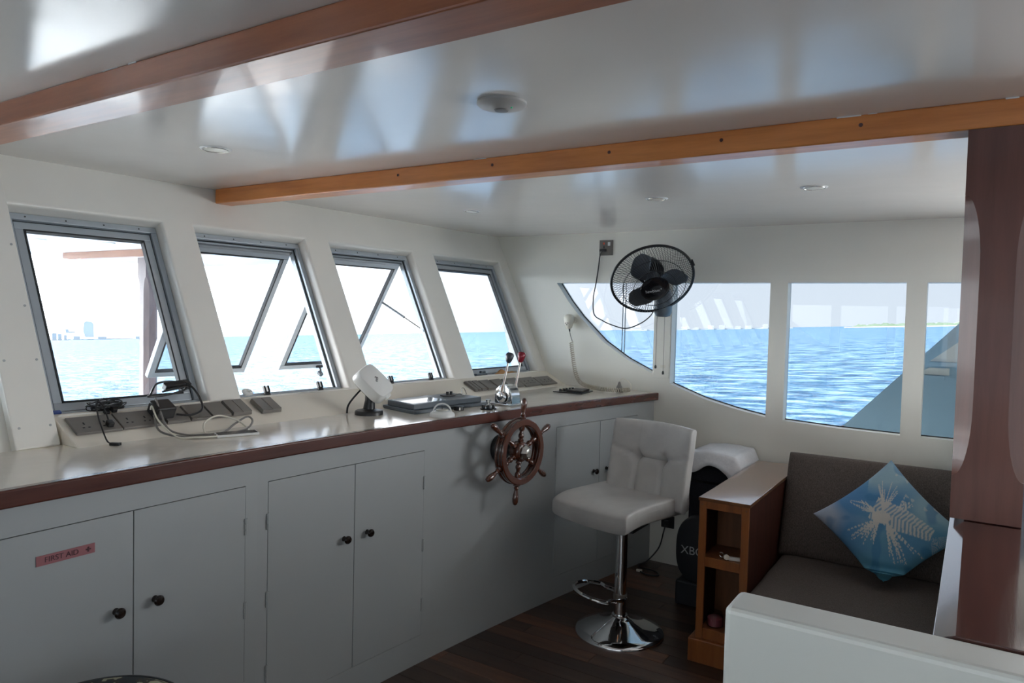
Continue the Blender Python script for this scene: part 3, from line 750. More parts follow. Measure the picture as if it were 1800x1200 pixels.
# scatter cushion with a printed lionfish
def pillow():
    c = V((-.285, 3.385, .600)); u1 = V((1, 0, .03)).normalized(); n1 = V((.05, -.86, .50)).normalized(); u1 = (u1 - n1 * u1.dot(n1)).normalized(); u2 = n1.cross(u1).normalized()
    if u2.z < 0: u2 = -u2
    s2 = .5 ** .5; ex = (u1 * s2 + u2 * s2); ey = (-u1 * s2 + u2 * s2)
    h = .203
    b = B()
    def tp(u, q):
        fold = -.014 * math.exp(-((u + q + 1.35) / .10) ** 2) + .010 * math.exp(-((u + q + 1.58) / .10) ** 2)
        return fold + .006 * noise.noise(V((u * 2.2, q * 2.2, 5)))
    def pinch(u, q):
        o_ = -ex * (h * .085 * u * abs(u) ** 3 * (1 - q * q)) - ey * (h * .085 * q * abs(q) ** 3 * (1 - u * u))
        d_ = max(0, -1.42 - (u + q))
        return o_ + u2 * (d_ * h * .42) + n1 * (.030 * math.sin(min(1, d_ / .5) * pi) + .012 * math.sin(d_ * 26) * min(1, d_ * 5))
    b.pad(c, ex, ey, n1, h * 1.005, h * 1.005, .058, 2.6, .55, 170, tp, pinch)
    o = b.obj('cushion', 'pillow_print', org=c - V((0, 0, .28)), ang=80)
    me = o.data; ca = me.color_attributes.new('print', 'FLOAT_COLOR', 'POINT')
    off = ORG[o.name] - c
    rnd = random.Random(3)
    spines = []                                        # x, y, direction, length, width, banded
    def fan_(bx, by, a0, a1, n, l0, l1, wd, band, cv=0):
        for k in range(n):
            a = R(a0 + (a1 - a0) * (k + .5) / n + rnd.uniform(-2.5, 2.5))
            spines.append((bx, by, math.cos(a), math.sin(a), rnd.uniform(l0, l1), wd, band, cv + rnd.uniform(-.6, .6)))
    fan_(-.015, .040, 62, 112, 9, .06, .14, .0020, 0)          # dorsal spines
    spines.append((-.02, .04, -.05, 1, .135, .0020, 0, 0))
    fan_(-.045, .030, 130, 185, 7, .035, .075, .0020, 0)       # feelers in front of the head
    spines.append((-.055, .045, -.72, .45, .075, .0024, 0, 2.0)); spines.append((-.055, .03, -.95, .1, .09, .0022, 0, -1.5))
    fan_(-.03, .0, 202, 268, 15, .07, .135, .0036, 1)          # breast fin, spotted
    fan_(.0, -.01, 270, 322, 12, .09, .21, .0032, 1)
    fan_(.035, .045, 25, 75, 9, .05, .10, .0022, 1)
    cream = V((.50, .47, .42))
    ca18, sa18 = math.cos(R(-20)), math.sin(R(-20))
    for v in me.vertices:
        p = v.co + off; u = p.dot(u1); q = p.dot(u2)
        k1 = noise.noise(V((u * 7, q * 7, 2))); k2 = noise.noise(V((u * 16, q * 16, 8))); k3 = noise.noise(V((u * 40, q * 40, 5)))
        col = V((.075, .20, .38)).lerp(V((.10, .25, .33)), max(0, min(1, .45 + 2.2 * u - .8 * q + .5 * k1)))
        pale = max(0, min(1, (q - .07) * 5 + (u + .05) * 3 + k1 * 1.3)) if u > -.08 else 0
        col = col.lerp(V((.27, .38, .43)), pale * .8)
        lil = max(0, min(1, (-u - .12) * 9 + k1 * 1.5 - abs(q + .01) * 3))
        col = col.lerp(V((.34, .37, .43)), lil * .85)
        col = col.lerp(V((.10, .34, .43)), max(0, min(1, (-q - .13) * 8)) * .8)
        if k2 > .22: col = col.lerp(V((.035, .14, .28)), min(.5, (k2 - .22) * 3))
        m_ = 0
        if p.dot(n1) > -.004:
            bx, by = u - .055, q - .010; xx = bx * ca18 + by * sa18; yy_ = -bx * sa18 + by * ca18
            hw_ = .050 * (1 - .45 * max(0, xx) / .11)
            if abs(xx) < .115 and abs(yy_) < hw_:
                m_ = .9 if math.sin(xx * 430 - abs(yy_) * 160 + 2 * k1) > -.15 else .18
            hd = ((u + .022) / .036) ** 2 + ((q - .012) / .026) ** 2
            if hd < 1: m_ = max(m_, .95 - .25 * max(0, k3))
            tx, ty = u - .160, q + .040; rr_ = math.hypot(tx, ty); aa = math.degrees(math.atan2(ty, tx))
            if .004 < rr_ < .075 and -85 < aa < 20 and math.sin(aa * .75) > .25: m_ = max(m_, .42)
            for (sx_, sy_, dx_, dy_, L, wd, band, cv) in spines:
                rx, ry = u - sx_, q - sy_
                if rx * rx + ry * ry > .036: continue
                l = rx * dx_ + ry * dy_
                if 0 < l < L:
                    dd = abs(-rx * dy_ + ry * dx_ - cv * l * l * 2)
                    if dd < wd * (1.15 - .6 * l / L) and (not band or math.sin(l * 420 + sx_ * 90 + dx_ * 25) > -.45): m_ = max(m_, .9)
            if q > .045 and u > .02 and k2 > .02 and k3 > .28: m_ = max(m_, .5)
        col = col.lerp(cream, m_)
        ca.data[v.index].color = (col.x, col.y, col.z, 1)
    return tag(o, 'blue square cushion printed with a pale lionfish, propped on the sofa', 'cushion')
pillow()

# small things on the shelves of the arm
kr = thing('key_ring', 'small dark key ring with a pale fob on the upper shelf', 'key ring', (-.845, 2.985, .448))
B().torus((-.858, 2.990, .462), (.3, 1, .2), .011, .0022, 20, 6).obj('ring', 'steel', kr)
B().lathe([(.009, 0), (.011, .004), (.011, .014), (.006, .016)], (-.838, 2.980, .460), (.5, -.8, .2), 16).obj('fob', 'cream_plastic', kr)
lt = thing('lighter', 'small silvery lighter lying on the upper shelf', 'lighter', (-.800, 2.99, .448))
B().obb((-.802, 2.990, .4555), (.026, .006, 0), (-.002, .008, 0), (0, 0, .0065)).obj('case', 'white_plastic', lt, smooth=False, bev=.002)
B().obb((-.772, 2.997, .4555), (.004, .001, 0), (-.002, .008, 0), (0, 0, .006)).obj('cap', 'steel', lt, smooth=False, bev=.001)
jr = thing('jar', 'squat glass jar with pink contents on the lower shelf', 'jar', (-.885, 3.02, .144))
B().lathe([(.030, .001), (.034, .004), (.034, .045), (.030, .052), (.030, .060)], (-.885, 3.02, .144), UZ, 24).obj('glass', 'jar_glass', jr)
B().lathe([(.029, .004), (.031, .006), (.031, .036), (.028, .038)], (-.885, 3.02, .144), UZ, 20).obj('contents', 'pink_jam', jr)

# ------------------------------------------------------------------ black case with cloth, behind the arm
cs = thing('black_case', 'tall black case in the corner behind the sofa arm', 'case', (-1.095, 3.82, 0))
B().pad((-1.106, 3.80, .352), (1, 0, 0), (0, 0, 1), (0, -1, 0), .128, .350, .165, 18, .2, 20).obj('body', 'case_fabric', cs, ang=70)
B().box((-1.22, 3.6335, .60), (-.97, 3.640, .612)).obj('zip', 'black_gloss', cs, smooth=False)
gc = thing('round_case', 'round fronted black case with pale lettering, half hidden by the arm', 'case', (-1.075, 3.55, 0))
def drum(k_, y_): return [V((-1.110 + .132 * k_ * math.copysign(abs(math.cos(a)) ** .75, math.cos(a)), y_, .285 + .168 * k_ * math.copysign(abs(math.sin(a)) ** .75, math.sin(a)))) for a in [2 * pi * k / 48 for k in range(48)]]
B().rings([drum(.90, 3.505), drum(.975, 3.509), drum(1, 3.520), drum(1, 3.578), drum(.97, 3.592), drum(.9, 3.597)]).obj('drum', 'bag_black', gc)
B().box((-1.232, 3.49, 0), (-.98, 3.61, .125)).obj('foot', 'bag_black', gc, smooth=False, bev=.01)
text('lettering', 'XBOX', .058, (-1.212, 3.5035, .279), (1, 0, 0), (0, 0, 1), 'print_grey', gc, align='LEFT')
em = B().lathe([(.034, 0), (.034, .002), (.02, .003)], (-1.09, 3.5048, .335), (0, -1, 0), 28).obj('emblem', 'emblem_grey', gc)
B().obb((-1.09, 3.5012, .335), (.018, 0, .022), (.003, 0, -.0025), (0, .0008, 0)).obb((-1.09, 3.5012, .335), (-.018, 0, .022), (.003, 0, .0025), (0, .0008, 0)).obj('emblem_cross', 'bag_black', em, smooth=False)
def cloth():
    b = B()
    x0, x1, y0, y1 = -1.27, -.960, 3.600, 4.010
    def f(u, v):
        x_ = x0 + (x1 - x0) * u; y_ = y0 + (y1 - y0) * v
        z = .745 + .020 * math.sin(pi * u) - .01 * v
        n_ = .006 * noise.noise(V((u * 5, v * 5, 0)))
        ov = max(0, .10 - v) / .10
        z -= ov * (.085 + .02 * math.sin(u * 9) + (.05 if u > .78 else 0) * (u - .78) / .22); 
        ou = max(0, u - .86) / .14
        z -= ou * ou * .08
        ol = max(0, .1 - u) / .1
        z -= ol * ol * .07
        return V((x_, y_ + ov * .012, z + n_))
    b.grid(40, 36, f)
    o = b.obj('white_cloth', 'white_cloth', org=(-1.09, 3.8, .70), ang=80)
    md = o.modifiers.new('thickness', 'SOLIDIFY'); md.thickness = .004
    return tag(o, 'white cloth folded over the top of the tall black case', 'cloth')
cloth()

# low wall socket with its cable on the floor
lsx = thing('wall_socket', 'black socket low on the side wall under the stool, with a plug', 'socket', (-1.475, YW, .22))
B().box((-1.515, YW - .010, .215), (-1.437, YW - .0005, .285)).obj('plate', 'black_plastic', lsx, smooth=False, bev=.003)
B().box((-1.490, YW - .040, .232), (-1.462, YW - .0105, .262)).obj('plug', 'black_plastic', lsx, smooth=False, bev=.004)
tag(B().tube(catmull([(-1.476, YW - .042, .244), (-1.48, YW - .06, .20), (-1.51, YW - .05, .10), (-1.57, YW - .09, .015), (-1.60, 3.90, .006), (-1.57, 3.86, .006), (-1.50, 3.86, .005), (-1.46, 3.84, .005), (-1.44, 3.80, .005), (-1.50, 3.78, .005), (-1.545, 3.80, .006)], 8), .0042, 8).obj('power_cable', 'black_plastic', org=(-1.5, 3.9, 0)), 'black cable hanging from the low socket and looping on the floor', 'cable')
tag(B().obb((-1.553, 3.803, .009), (.016, .004, 0), (-.002, .007, 0), (0, 0, .0065)).obj('cable_connector', 'cream_plastic', smooth=False, bev=.002), 'small pale connector lying on the floor by the looped black cable', 'connector')

# camouflage pouf in the foreground
pf = thing('pouf', 'round camouflage covered stool top at the bottom left edge', 'stool', (-1.59, .813, 0))
B().lathe([(.150, .44), (.185, .45), (.193, .48), (.193, .515), (.186, .538), (.165, .549), (.10, .553), (.02, .554)], (-1.59, .813, 0), UZ, 48).obj('seat', 'camouflage', pf, ang=60)
B().torus((-1.59, .813, .538), UZ, .187, .004, 48, 6).obj('piping', 'ink_dark', pf)
for k in range(4):
    a = R(45 + 90 * k); B().cyl((-1.59 + .13 * math.cos(a), .813 + .13 * math.sin(a), .445), (-1.59 + .16 * math.cos(a), .813 + .16 * math.sin(a), 0), .016, .013, 12).obj('leg', 'dark_shelf_wood', pf)

# ------------------------------------------------------------------ socket plates on the sloped sill
def plate(label, y0, y1, t0, t1, holes, group, sw_=0, mat='socket_grey', h=.009):
    c = Sp((y0 + y1) / 2, (t0 + t1) / 2)
    t = thing('socket_plate' if holes else 'cover_plate', label, 'socket' if holes else 'plate', c, group)
    b = B().hexa([Sp(y0, t0, .0005), Sp(y1, t0, .0005), Sp(y1, t1, .0005), Sp(y0, t1, .0005), Sp(y0 + .001, t0 + .012, h), Sp(y1 - .001, t0 + .012, h), Sp(y1 - .001, t1 - .008, h), Sp(y0 + .001, t1 - .008, h)])
    b.obj('plate', mat, t, smooth=False, bev=.0015)
    for hy in holes:
        yh = y0 + (y1 - y0) * hy; tm = (t0 + t1) / 2 - .05
        o = B()
        for dy, dt, ly, lt_ in ((0, .075, .0022, .030), (-.0085, -.045, .0032, .012), (.0085, -.045, .0032, .012)):
            q = Sp(yh + dy, tm + dt, h + .0002); tv = (Sp(yh, 1) - Sp(yh, 0))
            o.obb(q, (0, ly, 0), tv * lt_, SN * .0004)
        o.obj('socket_holes', 'socket_hole', t, smooth=False)
    for k in range(sw_):
        yh = y0 + (y1 - y0) * (k + .5) / sw_; tv = (Sp(yh, 1) - Sp(yh, 0))
        B().obb(Sp(yh, (t0 + t1) / 2, h + .0022), (0, (y1 - y0) / sw_ * .485, 0), tv * ((t1 - t0) * .46), SN * .002).obj('rocker', mat, t, smooth=False, bev=.001)
    return t
GL = 'grey plates in the left row on the sill'; GR = 'grey plates in the right row on the sill'
plate('grey double socket plate at the left end of the sill', 1.157, 1.299, .335, .835, (.28, .72), GL)
plate('grey socket plate partly hidden by the black adapter', 1.302, 1.449, .345, .845, (.22, .62), GL)
plate('blank grey plate just right of the black adapter', 1.452, 1.538, .36, .86, (), GL, 1)
plate('blank grey plate behind the looped black cable', 1.542, 1.622, .37, .87, (), GL, 1)
plate('blank grey plate second from the right end of left row', 1.626, 1.704, .38, .88, (), GL, 1)
plate('grey two-rocker plate at the right end of left row', 1.709, 1.790, .38, .88, (), GL, 2, h=.013)
plate('lone square grey plate with two rockers beside the left row', 1.834, 1.922, .355, .85, (), GL, 2, h=.013)
RT = .70
plate('narrow grey plate at the left end of the row behind the throttle', 3.142, 3.168, .22, .74, (), GR, 1)
plate('second narrow grey plate in the row behind the throttle', 3.172, 3.196, .22, .74, (), GR, 1)
plate('third grey plate in the row behind the throttle', 3.200, 3.246, .22, .73, (), GR, 1)
plate('fourth grey plate, left of the dark lever, in the right row', 3.252, 3.343, .21, .71, (), GR, 1)
plate('grey plate directly behind the chrome throttle body', 3.349, 3.45, .20, .69, (), GR, 1)
plate('blank grey plate between the two throttle levers', 3.455, 3.60, .19, .67, (), GR, 1)
plate('grey triple socket plate right of the red lever', 3.606, 3.77, .15, .64, (.25, .5, .75), GR)
plate('grey triple socket plate at the far right end by the corner', 3.775, 3.945, .12, .60, (.25, .5, .75), GR)

# ------------------------------------------------------------------ odds and ends on sill and counter
uc = thing('usb_cable', 'short black cable plugged into the leftmost socket and hanging down', 'cable', Sp(1.255, .5))
B().tube(catmull([Sp(1.265, .52, .02), Sp(1.262, .8, .05), Sp(1.245, .85, .055), Sp(1.228, .55, .045), Sp(1.215, .2, .035), Sp(1.212, -.05, .022), V((-2.278, 1.222, 1.006))], 8), .0024, 8).obj('cord', 'black_plastic', uc)
B().obb(Sp(1.265, .47, .018), (0, .010, 0), (Sp(1.2, 1) - Sp(1.2, 0)) * .06, SN * .009).obj('plug', 'black_plastic', uc, smooth=False, bev=.003)
B().obb((-2.266, 1.228, 1.0055), (.014, .008, 0), (-.003, .006, 0), (0, 0, .0045)).obj('connector', 'black_plastic', uc, smooth=False, bev=.001)

def tangle():
    c = Sp(1.305, 1.06); rnd = random.Random(5)
    t = thing('cable_bundle', 'tangled bundle of thin black cable on the window ledge', 'cable', c)
    ty = V((0, 1, 0)); tx = (Sp(1.3, 0) - Sp(1.3, 1)).normalized()
    pts = []
    for k in range(90):
        a = k * .75; r_ = .028 + .02 * rnd.random()
        pts.append(c + ty * (1.45 * r_ * math.cos(a)) + tx * (r_ * .45 * math.sin(a)) + SN * (.006 + .026 * rnd.random() * abs(math.sin(a * .31))))
    B().tube(catmull(pts, 3), .0019, 5).obj('cord', 'black_plastic', t)
    B().obb(c + tx * .022 + ty * .012 + SN * .012, (0, .008, 0), tx * .012, SN * .008).obj('plug', 'black_plastic', t, smooth=False, bev=.002)
    B().obb(c + tx * .030 - ty * .014 + SN * .008, (0, .007, 0), tx * .010, SN * .007).obj('plug', 'black_plastic', t, smooth=False, bev=.002)
tangle()
tag(B().obb(Sp(1.152, 1.06, .004), (0, .012, 0), (Sp(1.2, 1) - Sp(1.2, 0)) * .04, SN * .003).obj('tape', 'blue_tape', smooth=False, bev=.001), 'strip of blue tape at the lower left corner of the leftmost window', 'tape')

ad = thing('power_adapter', 'black power adapter plugged into the sill with its black cable', 'adapter', Sp(1.452, .6))
tv = (Sp(1.4, 1) - Sp(1.4, 0))
B().obb(Sp(1.448, .62, .034), (0, .036, 0), tv * .17, SN * .024).obj('body', 'black_plastic', ad, smooth=False, bev=.007, seg=3)
B().tube(catmull([Sp(1.485, .45, .03), Sp(1.53, .38, .03), Sp(1.585, .5, .03), Sp(1.612, .8, .035), Sp(1.610, 1.2, .05), Sp(1.57, 1.40, .05), Sp(1.50, 1.38, .05), Sp(1.445, 1.05, .045), Sp(1.43, .95, .05), Sp(1.50, 1.0, .045), Sp(1.575, 1.12, .045), Sp(1.595, 1.2, .05), Sp(1.56, 1.18, .05), Sp(1.49, 1.08, .05)], 8), .0038, 8).obj('cord', 'black_plastic', ad)
B().obb(Sp(1.56, 1.34, .040), (.004, .036, .004), tv * .075, SN * .012).obb(Sp(1.61, 1.36, .040), (0, .011, 0), tv * .09, SN * .013).obj('inline_block', 'black_plastic', ad, smooth=False, bev=.003)

def P1(x_, y_, z=1.0058): return V((x_, y_, z))
tag(B().tube(catmull([Sp(1.432, .72, .05), Sp(1.43, .75, .065), Sp(1.422, .45, .05), Sp(1.425, .1, .02), P1(-2.26, 1.46), P1(-2.215, 1.50), P1(-2.20, 1.565), P1(-2.26, 1.66, 1.02), P1(-2.29, 1.735, 1.035), P1(-2.26, 1.735, 1.02), P1(-2.20, 1.66, 1.006), P1(-2.175, 1.565), P1(-2.175, 1.50), P1(-2.21, 1.44, 1.005), Sp(1.40, .1, .012), Sp(1.41, .5, .03)], 8), .0036, 8).obj('grey_cable', 'grey_cable', org=(-2.25, 1.55, 1.0)), 'dark grey cable lying in a wide loop on the worktop', 'cable')
tag(B().tube(catmull([Sp(1.405, .6, .04), Sp(1.41, .62, .05), Sp(1.408, .3, .03), P1(-2.24, 1.42), P1(-2.185, 1.455), P1(-2.145, 1.525), P1(-2.13, 1.605), P1(-2.16, 1.64), P1(-2.215, 1.68, 1.006), P1(-2.27, 1.675, 1.03), P1(-2.30, 1.62, 1.05), P1(-2.28, 1.55, 1.035), P1(-2.24, 1.525, 1.006), P1(-2.21, 1.535)], 8), .0030, 8).obj('white_cable', 'cream_plastic', org=(-2.2, 1.55, 1.0)), 'thin cream cable looping across the worktop to the flat phone', 'cable')
ph = thing('phone', 'flat dark phone with a pale rim lying on the worktop', 'phone', (-2.15, 1.585, 1.0))
def flat(b, pts, z0, z1): return b.hexa([V((*p, z0)) for p in pts] + [V((*p, z1)) for p in pts])
flat(B(), [(-2.205, 1.535), (-2.148, 1.508), (-2.098, 1.640), (-2.150, 1.665)], 1.0005, 1.009).obj('case', 'white_plastic', ph, smooth=False, bev=.002)
flat(B(), [(-2.200, 1.537), (-2.150, 1.513), (-2.103, 1.638), (-2.150, 1.660)], 1.0092, 1.0100).obj('screen', 'black_gloss', ph, smooth=False)
ch = Sp(1.852, 1.12); cl_ = thing('cable_clip', 'small white rounded clip on the ledge beside the second window', 'clip', ch)
B().torus(ch + SN * .012, SN, .016, .006, 24, 8).obj('loop', 'white_plastic', cl_)
B().lathe([(.015, 0), (.016, .008), (.010, .012)], ch + SN * .001, SN, 18).obj('body', 'white_plastic', cl_)

# chart plotter with white sun cover, tilted up on a black pedestal
gp = thing('chart_plotter', 'white covered instrument tilted on a black pedestal on the worktop', 'instrument', (-2.17, 2.26, 1.0))
vr = V((.841, .541, 0)); vf_ = V((-.541, .841, 0))
g0 = V((-2.172, 2.258, 1.0))
B().lathe([(.060, 0), (.060, .012), (.056, .018), (.035, .022), (.030, .024)], g0, UZ, 28).obj('foot', 'black_plastic', gp)
B().tube([g0 + UZ * .02, g0 + UZ * .06 + vr * .003, g0 + UZ * .085 + vr * .004], [.026, .021, .022], 16).obj('stem', 'black_plastic', gp)
# the slab: long axis dl (down to the right), thickness axis dn, width axis dw
dl = (vr * .72 - UZ * .69).normalized(); dn_ = (vr * .60 + UZ * .63 - vf_ * .50).normalized(); dn_ = (dn_ - dl * dn_.dot(dl)).normalized(); dw = dl.cross(dn_).normalized()
gc_ = V((-2.163, 2.262, 1.125)) + dn_ * .012
rd = lambda t_: None
b = B()
def gsec(h, s_): 
    out = []
    for k in range(28):
        a = 2 * pi * k / 28; ca_, sa_ = math.cos(a), math.sin(a); e_ = .45
        out.append(gc_ + dl * (.082 * s_ * math.copysign(abs(ca_) ** e_, ca_)) + dw * (.060 * s_ * math.copysign(abs(sa_) ** e_, sa_)) + dn_ * h)
    return out
b.rings([gsec(-.022, .97), gsec(-.018, 1.0), gsec(.018, .97), gsec(.028, .92), gsec(.031, .84)]); b.obj('sun_cover', 'white_plastic', gp, ang=40)
B().rings([gsec(-.030, .86), gsec(-.0225, .90)]).obj('housing', 'black_plastic', gp)
B().obb(gc_ + dl * .082 + dn_ * .006, dl * .008, dw * .018, dn_ * .008).obj('tab', 'white_plastic', gp, smooth=False, bev=.003)
bkp = gc_ - dn_ * .032
B().obb(bkp - dn_ * .006 + dl * .02, dl * .03, dw * .02, dn_ * .010).obj('bracket', 'black_plastic', gp, smooth=False, bev=.003)
for s_ in (-.045, .03): B().cyl(bkp + dl * s_ - dw * .03 - dn_ * .002, bkp + dl * s_ - dw * .03 - dn_ * .016, .008, seg=12).obj('knob', 'black_plastic', gp)
B().tube(catmull([bkp - dn_ * .008 - dl * .012, bkp - dn_ * .03 - dl * .02, V((-2.222, 2.215, 1.07)), V((-2.243, 2.205, 1.035)), V((-2.247, 2.203, 1.003))], 6), .0042, 8).obj('cord', 'black_plastic', gp)
text('lettering', 'Em', .022, gc_ + dn_ * .0316 - dl * .002 - dw * .0, dl * .55 + dw * .83, dl * -.83 + dw * .55, 'ink_dark', gp)

# flat console slab behind the compass, two layers
co = thing('console_panel', 'flat grey instrument console lying on the worktop behind the compass', 'console', (-2.12, 2.66, 1.0))
flat(B(), [(-2.020, 2.378), (-2.262, 2.440), (-2.225, 2.925), (-1.972, 2.875)], 1.0005, 1.016).obj('base_plate', 'chart_grey', co, smooth=False, bev=.002)
flat(B(), [(-2.040, 2.395), (-2.240, 2.447), (-2.210, 2.885), (-2.000, 2.845)], 1.0162, 1.040).obj('lid', 'chart_grey', co, smooth=False, bev=.003)
flat(B(), [(-2.060, 2.410), (-2.225, 2.452), (-2.208, 2.66), (-2.035, 2.63)], 1.0402, 1.0412).obj('screen', 'screen_glass', co, smooth=False)
cl2 = thing('fuse_holder', 'small black holder with two lugs on the grey console', 'holder', (-2.13, 2.75, 1.041))
B().obb((-2.13, 2.75, 1.0445), (.012, .035, 0), (.012, -.004, 0), (0, 0, .003)).obj('base', 'black_plastic', cl2, smooth=False, bev=.002)
for dy in (-.006, .022): B().cyl((-2.128, 2.75 + dy, 1.047), (-2.128, 2.75 + dy, 1.062), .007, seg=12).obj('lug', 'black_plastic', cl2)
gls = thing('wire_clip', 'small silver wire clip standing on the grey console', 'clip', (-2.11, 2.83, 1.041))
B().tube(catmull([(-2.12, 2.775, 1.043), (-2.10, 2.80, 1.050), (-2.085, 2.825, 1.043), (-2.11, 2.838, 1.045), (-2.115, 2.84, 1.07), (-2.11, 2.848, 1.074), (-2.105, 2.856, 1.06), (-2.10, 2.86, 1.043)], 6), .0022, 6).obj('wire', 'steel', gls)
B().ball((-2.085, 2.815, 1.045), .008, .006, .004, 10, 6).obj('bead', 'white_plastic', gls)

cm = thing('compass', 'small white compass with a clear dome at the edge of worktop', 'compass', (-1.903, 2.42, 1.0))
B().lathe([(.054, 0), (.054, .010), (.050, .016), (.042, .022), (.036, .024)], (-1.903, 2.42, 1.0005), UZ, 32).obj('base', 'white_plastic', cm)
B().lathe([(.036, .018), (.0345, .028), (.030, .038), (.022, .046), (.012, .0505), (.002, .052)], (-1.903, 2.42, 1.001), UZ, 28).obj('dome', 'clear_plastic', cm)
B().lathe([(.027, .0245), (.027, .029), (.010, .030)], (-1.903, 2.42, 1.001), UZ, 24).obj('card', 'cream_plastic', cm)
B().cyl((-1.903, 2.42, 1.031), (-1.903, 2.42, 1.048), .0016, seg=6).obj('pin', 'ink_dark', cm)
hn = []
for k in range(13):
    a = pi * k / 12; hn.append(V((-1.903, 2.42, 1.02)) + vr * (.0375 * math.cos(a)) + UZ * (.035 * math.sin(a)))
B().tube(hn, .0032, 6).obj('hoop', 'white_plastic', cm)
br = thing('bracelet', 'black ring shaped strap lying beside the compass', 'strap', (-1.965, 2.62, 1.0))
B().lathe([(.020, 0), (.0235, .001), (.0245, .010), (.0235, .018), (.020, .019)], (-1.965, 2.62, 1.0005), UZ, 28).obj('band', 'black_plastic', br)
B().obb((-1.948, 2.607, 1.010), (.003, .002, 0), (-.002, .004, 0), (0, 0, .006)).obj('buckle', 'steel', br, smooth=False)
js = thing('rotary_control', 'low black disc control with a small chrome post', 'control', (-1.888, 2.745, 1.0))
B().lathe([(.038, 0), (.038, .004), (.034, .006)], (-1.888, 2.745, 1.0005), UZ, 28).obj('disc', 'black_gloss', js)
for dx, dy in ((-.018, -.016), (.014, .02), (.01, -.012)): B().cyl((-1.888 + dx, 2.745 + dy, 1.006), (-1.888 + dx, 2.745 + dy, 1.02), .009, .007, 12).obj('button', 'black_plastic', js)
B().lathe([(.011, .006), (.011, .018), (.007, .022), (.007, .034), (.013, .036), (.013, .044), (.006, .047)], (-1.888, 2.745, 1.0), UZ, 16).obj('post', 'chrome', js)

# twin lever throttle
th = thing('throttle', 'chrome twin lever throttle with one black and one red knob', 'throttle', (-1.917, 2.948, 1.0))
tc0 = V((-1.917, 2.948, 1.0)); tw = V((.12, .99, 0)).normalized(); tdp = V((.99, -.12, 0)).normalized()
B().obb(tc0 + UZ * .0055, tdp * .066, tw * .060, UZ * .005).obj('base_plate', 'chrome', th, smooth=False, bev=.003)
b = B(); prof_ = []
for k in range(15):
    a = pi * k / 14; prof_.append((.052 * math.cos(a) * (1.08 - .1 * math.sin(a)), .011 + .088 * math.sin(a) ** .55))
b.rings([[tc0 + tw * w_ * s_ + tdp * (p * s_) + UZ * (.011 + (h - .011) * s_) for p, h in prof_] for w_, s_ in ((-.036, .90), (-.030, 1.0), (.030, 1.0), (.036, .90))])
b.obj('body', 'chrome', th, ang=35)
lev = []
for s_, mt, nm, lean in ((-1, 'grey_lever', 'black knob', .010), (1, 'red_lever', 'dark red knob', .016)):
    pv = tc0 + tw * (s_ * .046) + UZ * .040
    B().lathe([(.026, -.006), (.028, -.002), (.028, .004), (.022, .008), (.008, .009)], pv, tw * s_, 24).obj('pivot', 'chrome', th)
    lp = tc0 + tw * (s_ * .050) + UZ * .040; tip = tc0 + tw * (s_ * .047 + .050) + UZ * .206 - tdp * .002
    up_ = (tip - lp).normalized()
    B().tube([lp, lp + up_ * .045, lp + up_ * .06, tip], [.011, .010, .0055, .0050], 12).obj('lever', 'steel', th)
    k_ = B().lathe([(.006, -.004), (.013, .004), (.018, .020), (.0205, .034), (.0195, .041), (.015, .047), (.004, .050)], tip, up_, 20).obj('knob', mt, th)
    k_['label'] = nm
# tan cloth and black pouch on the ledge of the fourth window
tcz = thing('tan_cloth', 'crumpled tan cloth on the ledge of the rightmost front window', 'cloth', Wp(3.6, Z0, .03))
def tcf(u, v):
    y_ = 3.50 + .27 * u; h = .030 * math.sin(pi * v) * (.6 + .5 * abs(noise.noise(V((u * 5, .5, 1)))) + .7 * math.exp(-((u - .3) / .12) ** 2)) * (math.sin(pi * min(1, max(0, u))) ** .4)
    return Wp(y_, Z0, .006 + .055 * v) + UZ * (h + .001)
b = B(); b.grid(30, 12, tcf); b.obj('cloth', 'tan_cloth', tcz, ang=80)
pch = thing('pouch', 'small black pouch on the ledge of the rightmost front window', 'pouch', Wp(3.40, Z0, .03))
B().obb(Wp(3.385, Z0 + .012, .025), (0, .055, 0), (.012, 0, 0), (0, 0, .010)).obb(Wp(3.41, Z0 + .026, .025), (0, .022, 0), (.010, 0, 0), (0, 0, .010)).obj('body', 'chart_grey', pch, smooth=False, bev=.006)

# keypad, handset with coiled cord, outlet on the counter
kp = thing('keypad', 'flat black radio keypad on the worktop near the corner', 'keypad', (-1.94, 3.69, 1.0))
flat(B(), [(-2.030, 3.60), (-1.850, 3.612), (-1.87, 3.79), (-2.03, 3.78)], 1.0005, 1.006).obj('plate', 'black_plastic', kp, smooth=False, bev=.001)
flat(B(), [(-1.955, 3.625), (-1.865, 3.635), (-1.885, 3.775), (-1.96, 3.765)], 1.0062, 1.018).obj('key_block', 'black_plastic', kp, smooth=False, bev=.002)
for k in range(5): B().cyl((-1.998 + .004 * k, 3.63 + .030 * k, 1.006), (-1.998 + .004 * k, 3.63 + .030 * k, 1.020), .008, .007, 12).obj('button', 'black_gloss', kp)

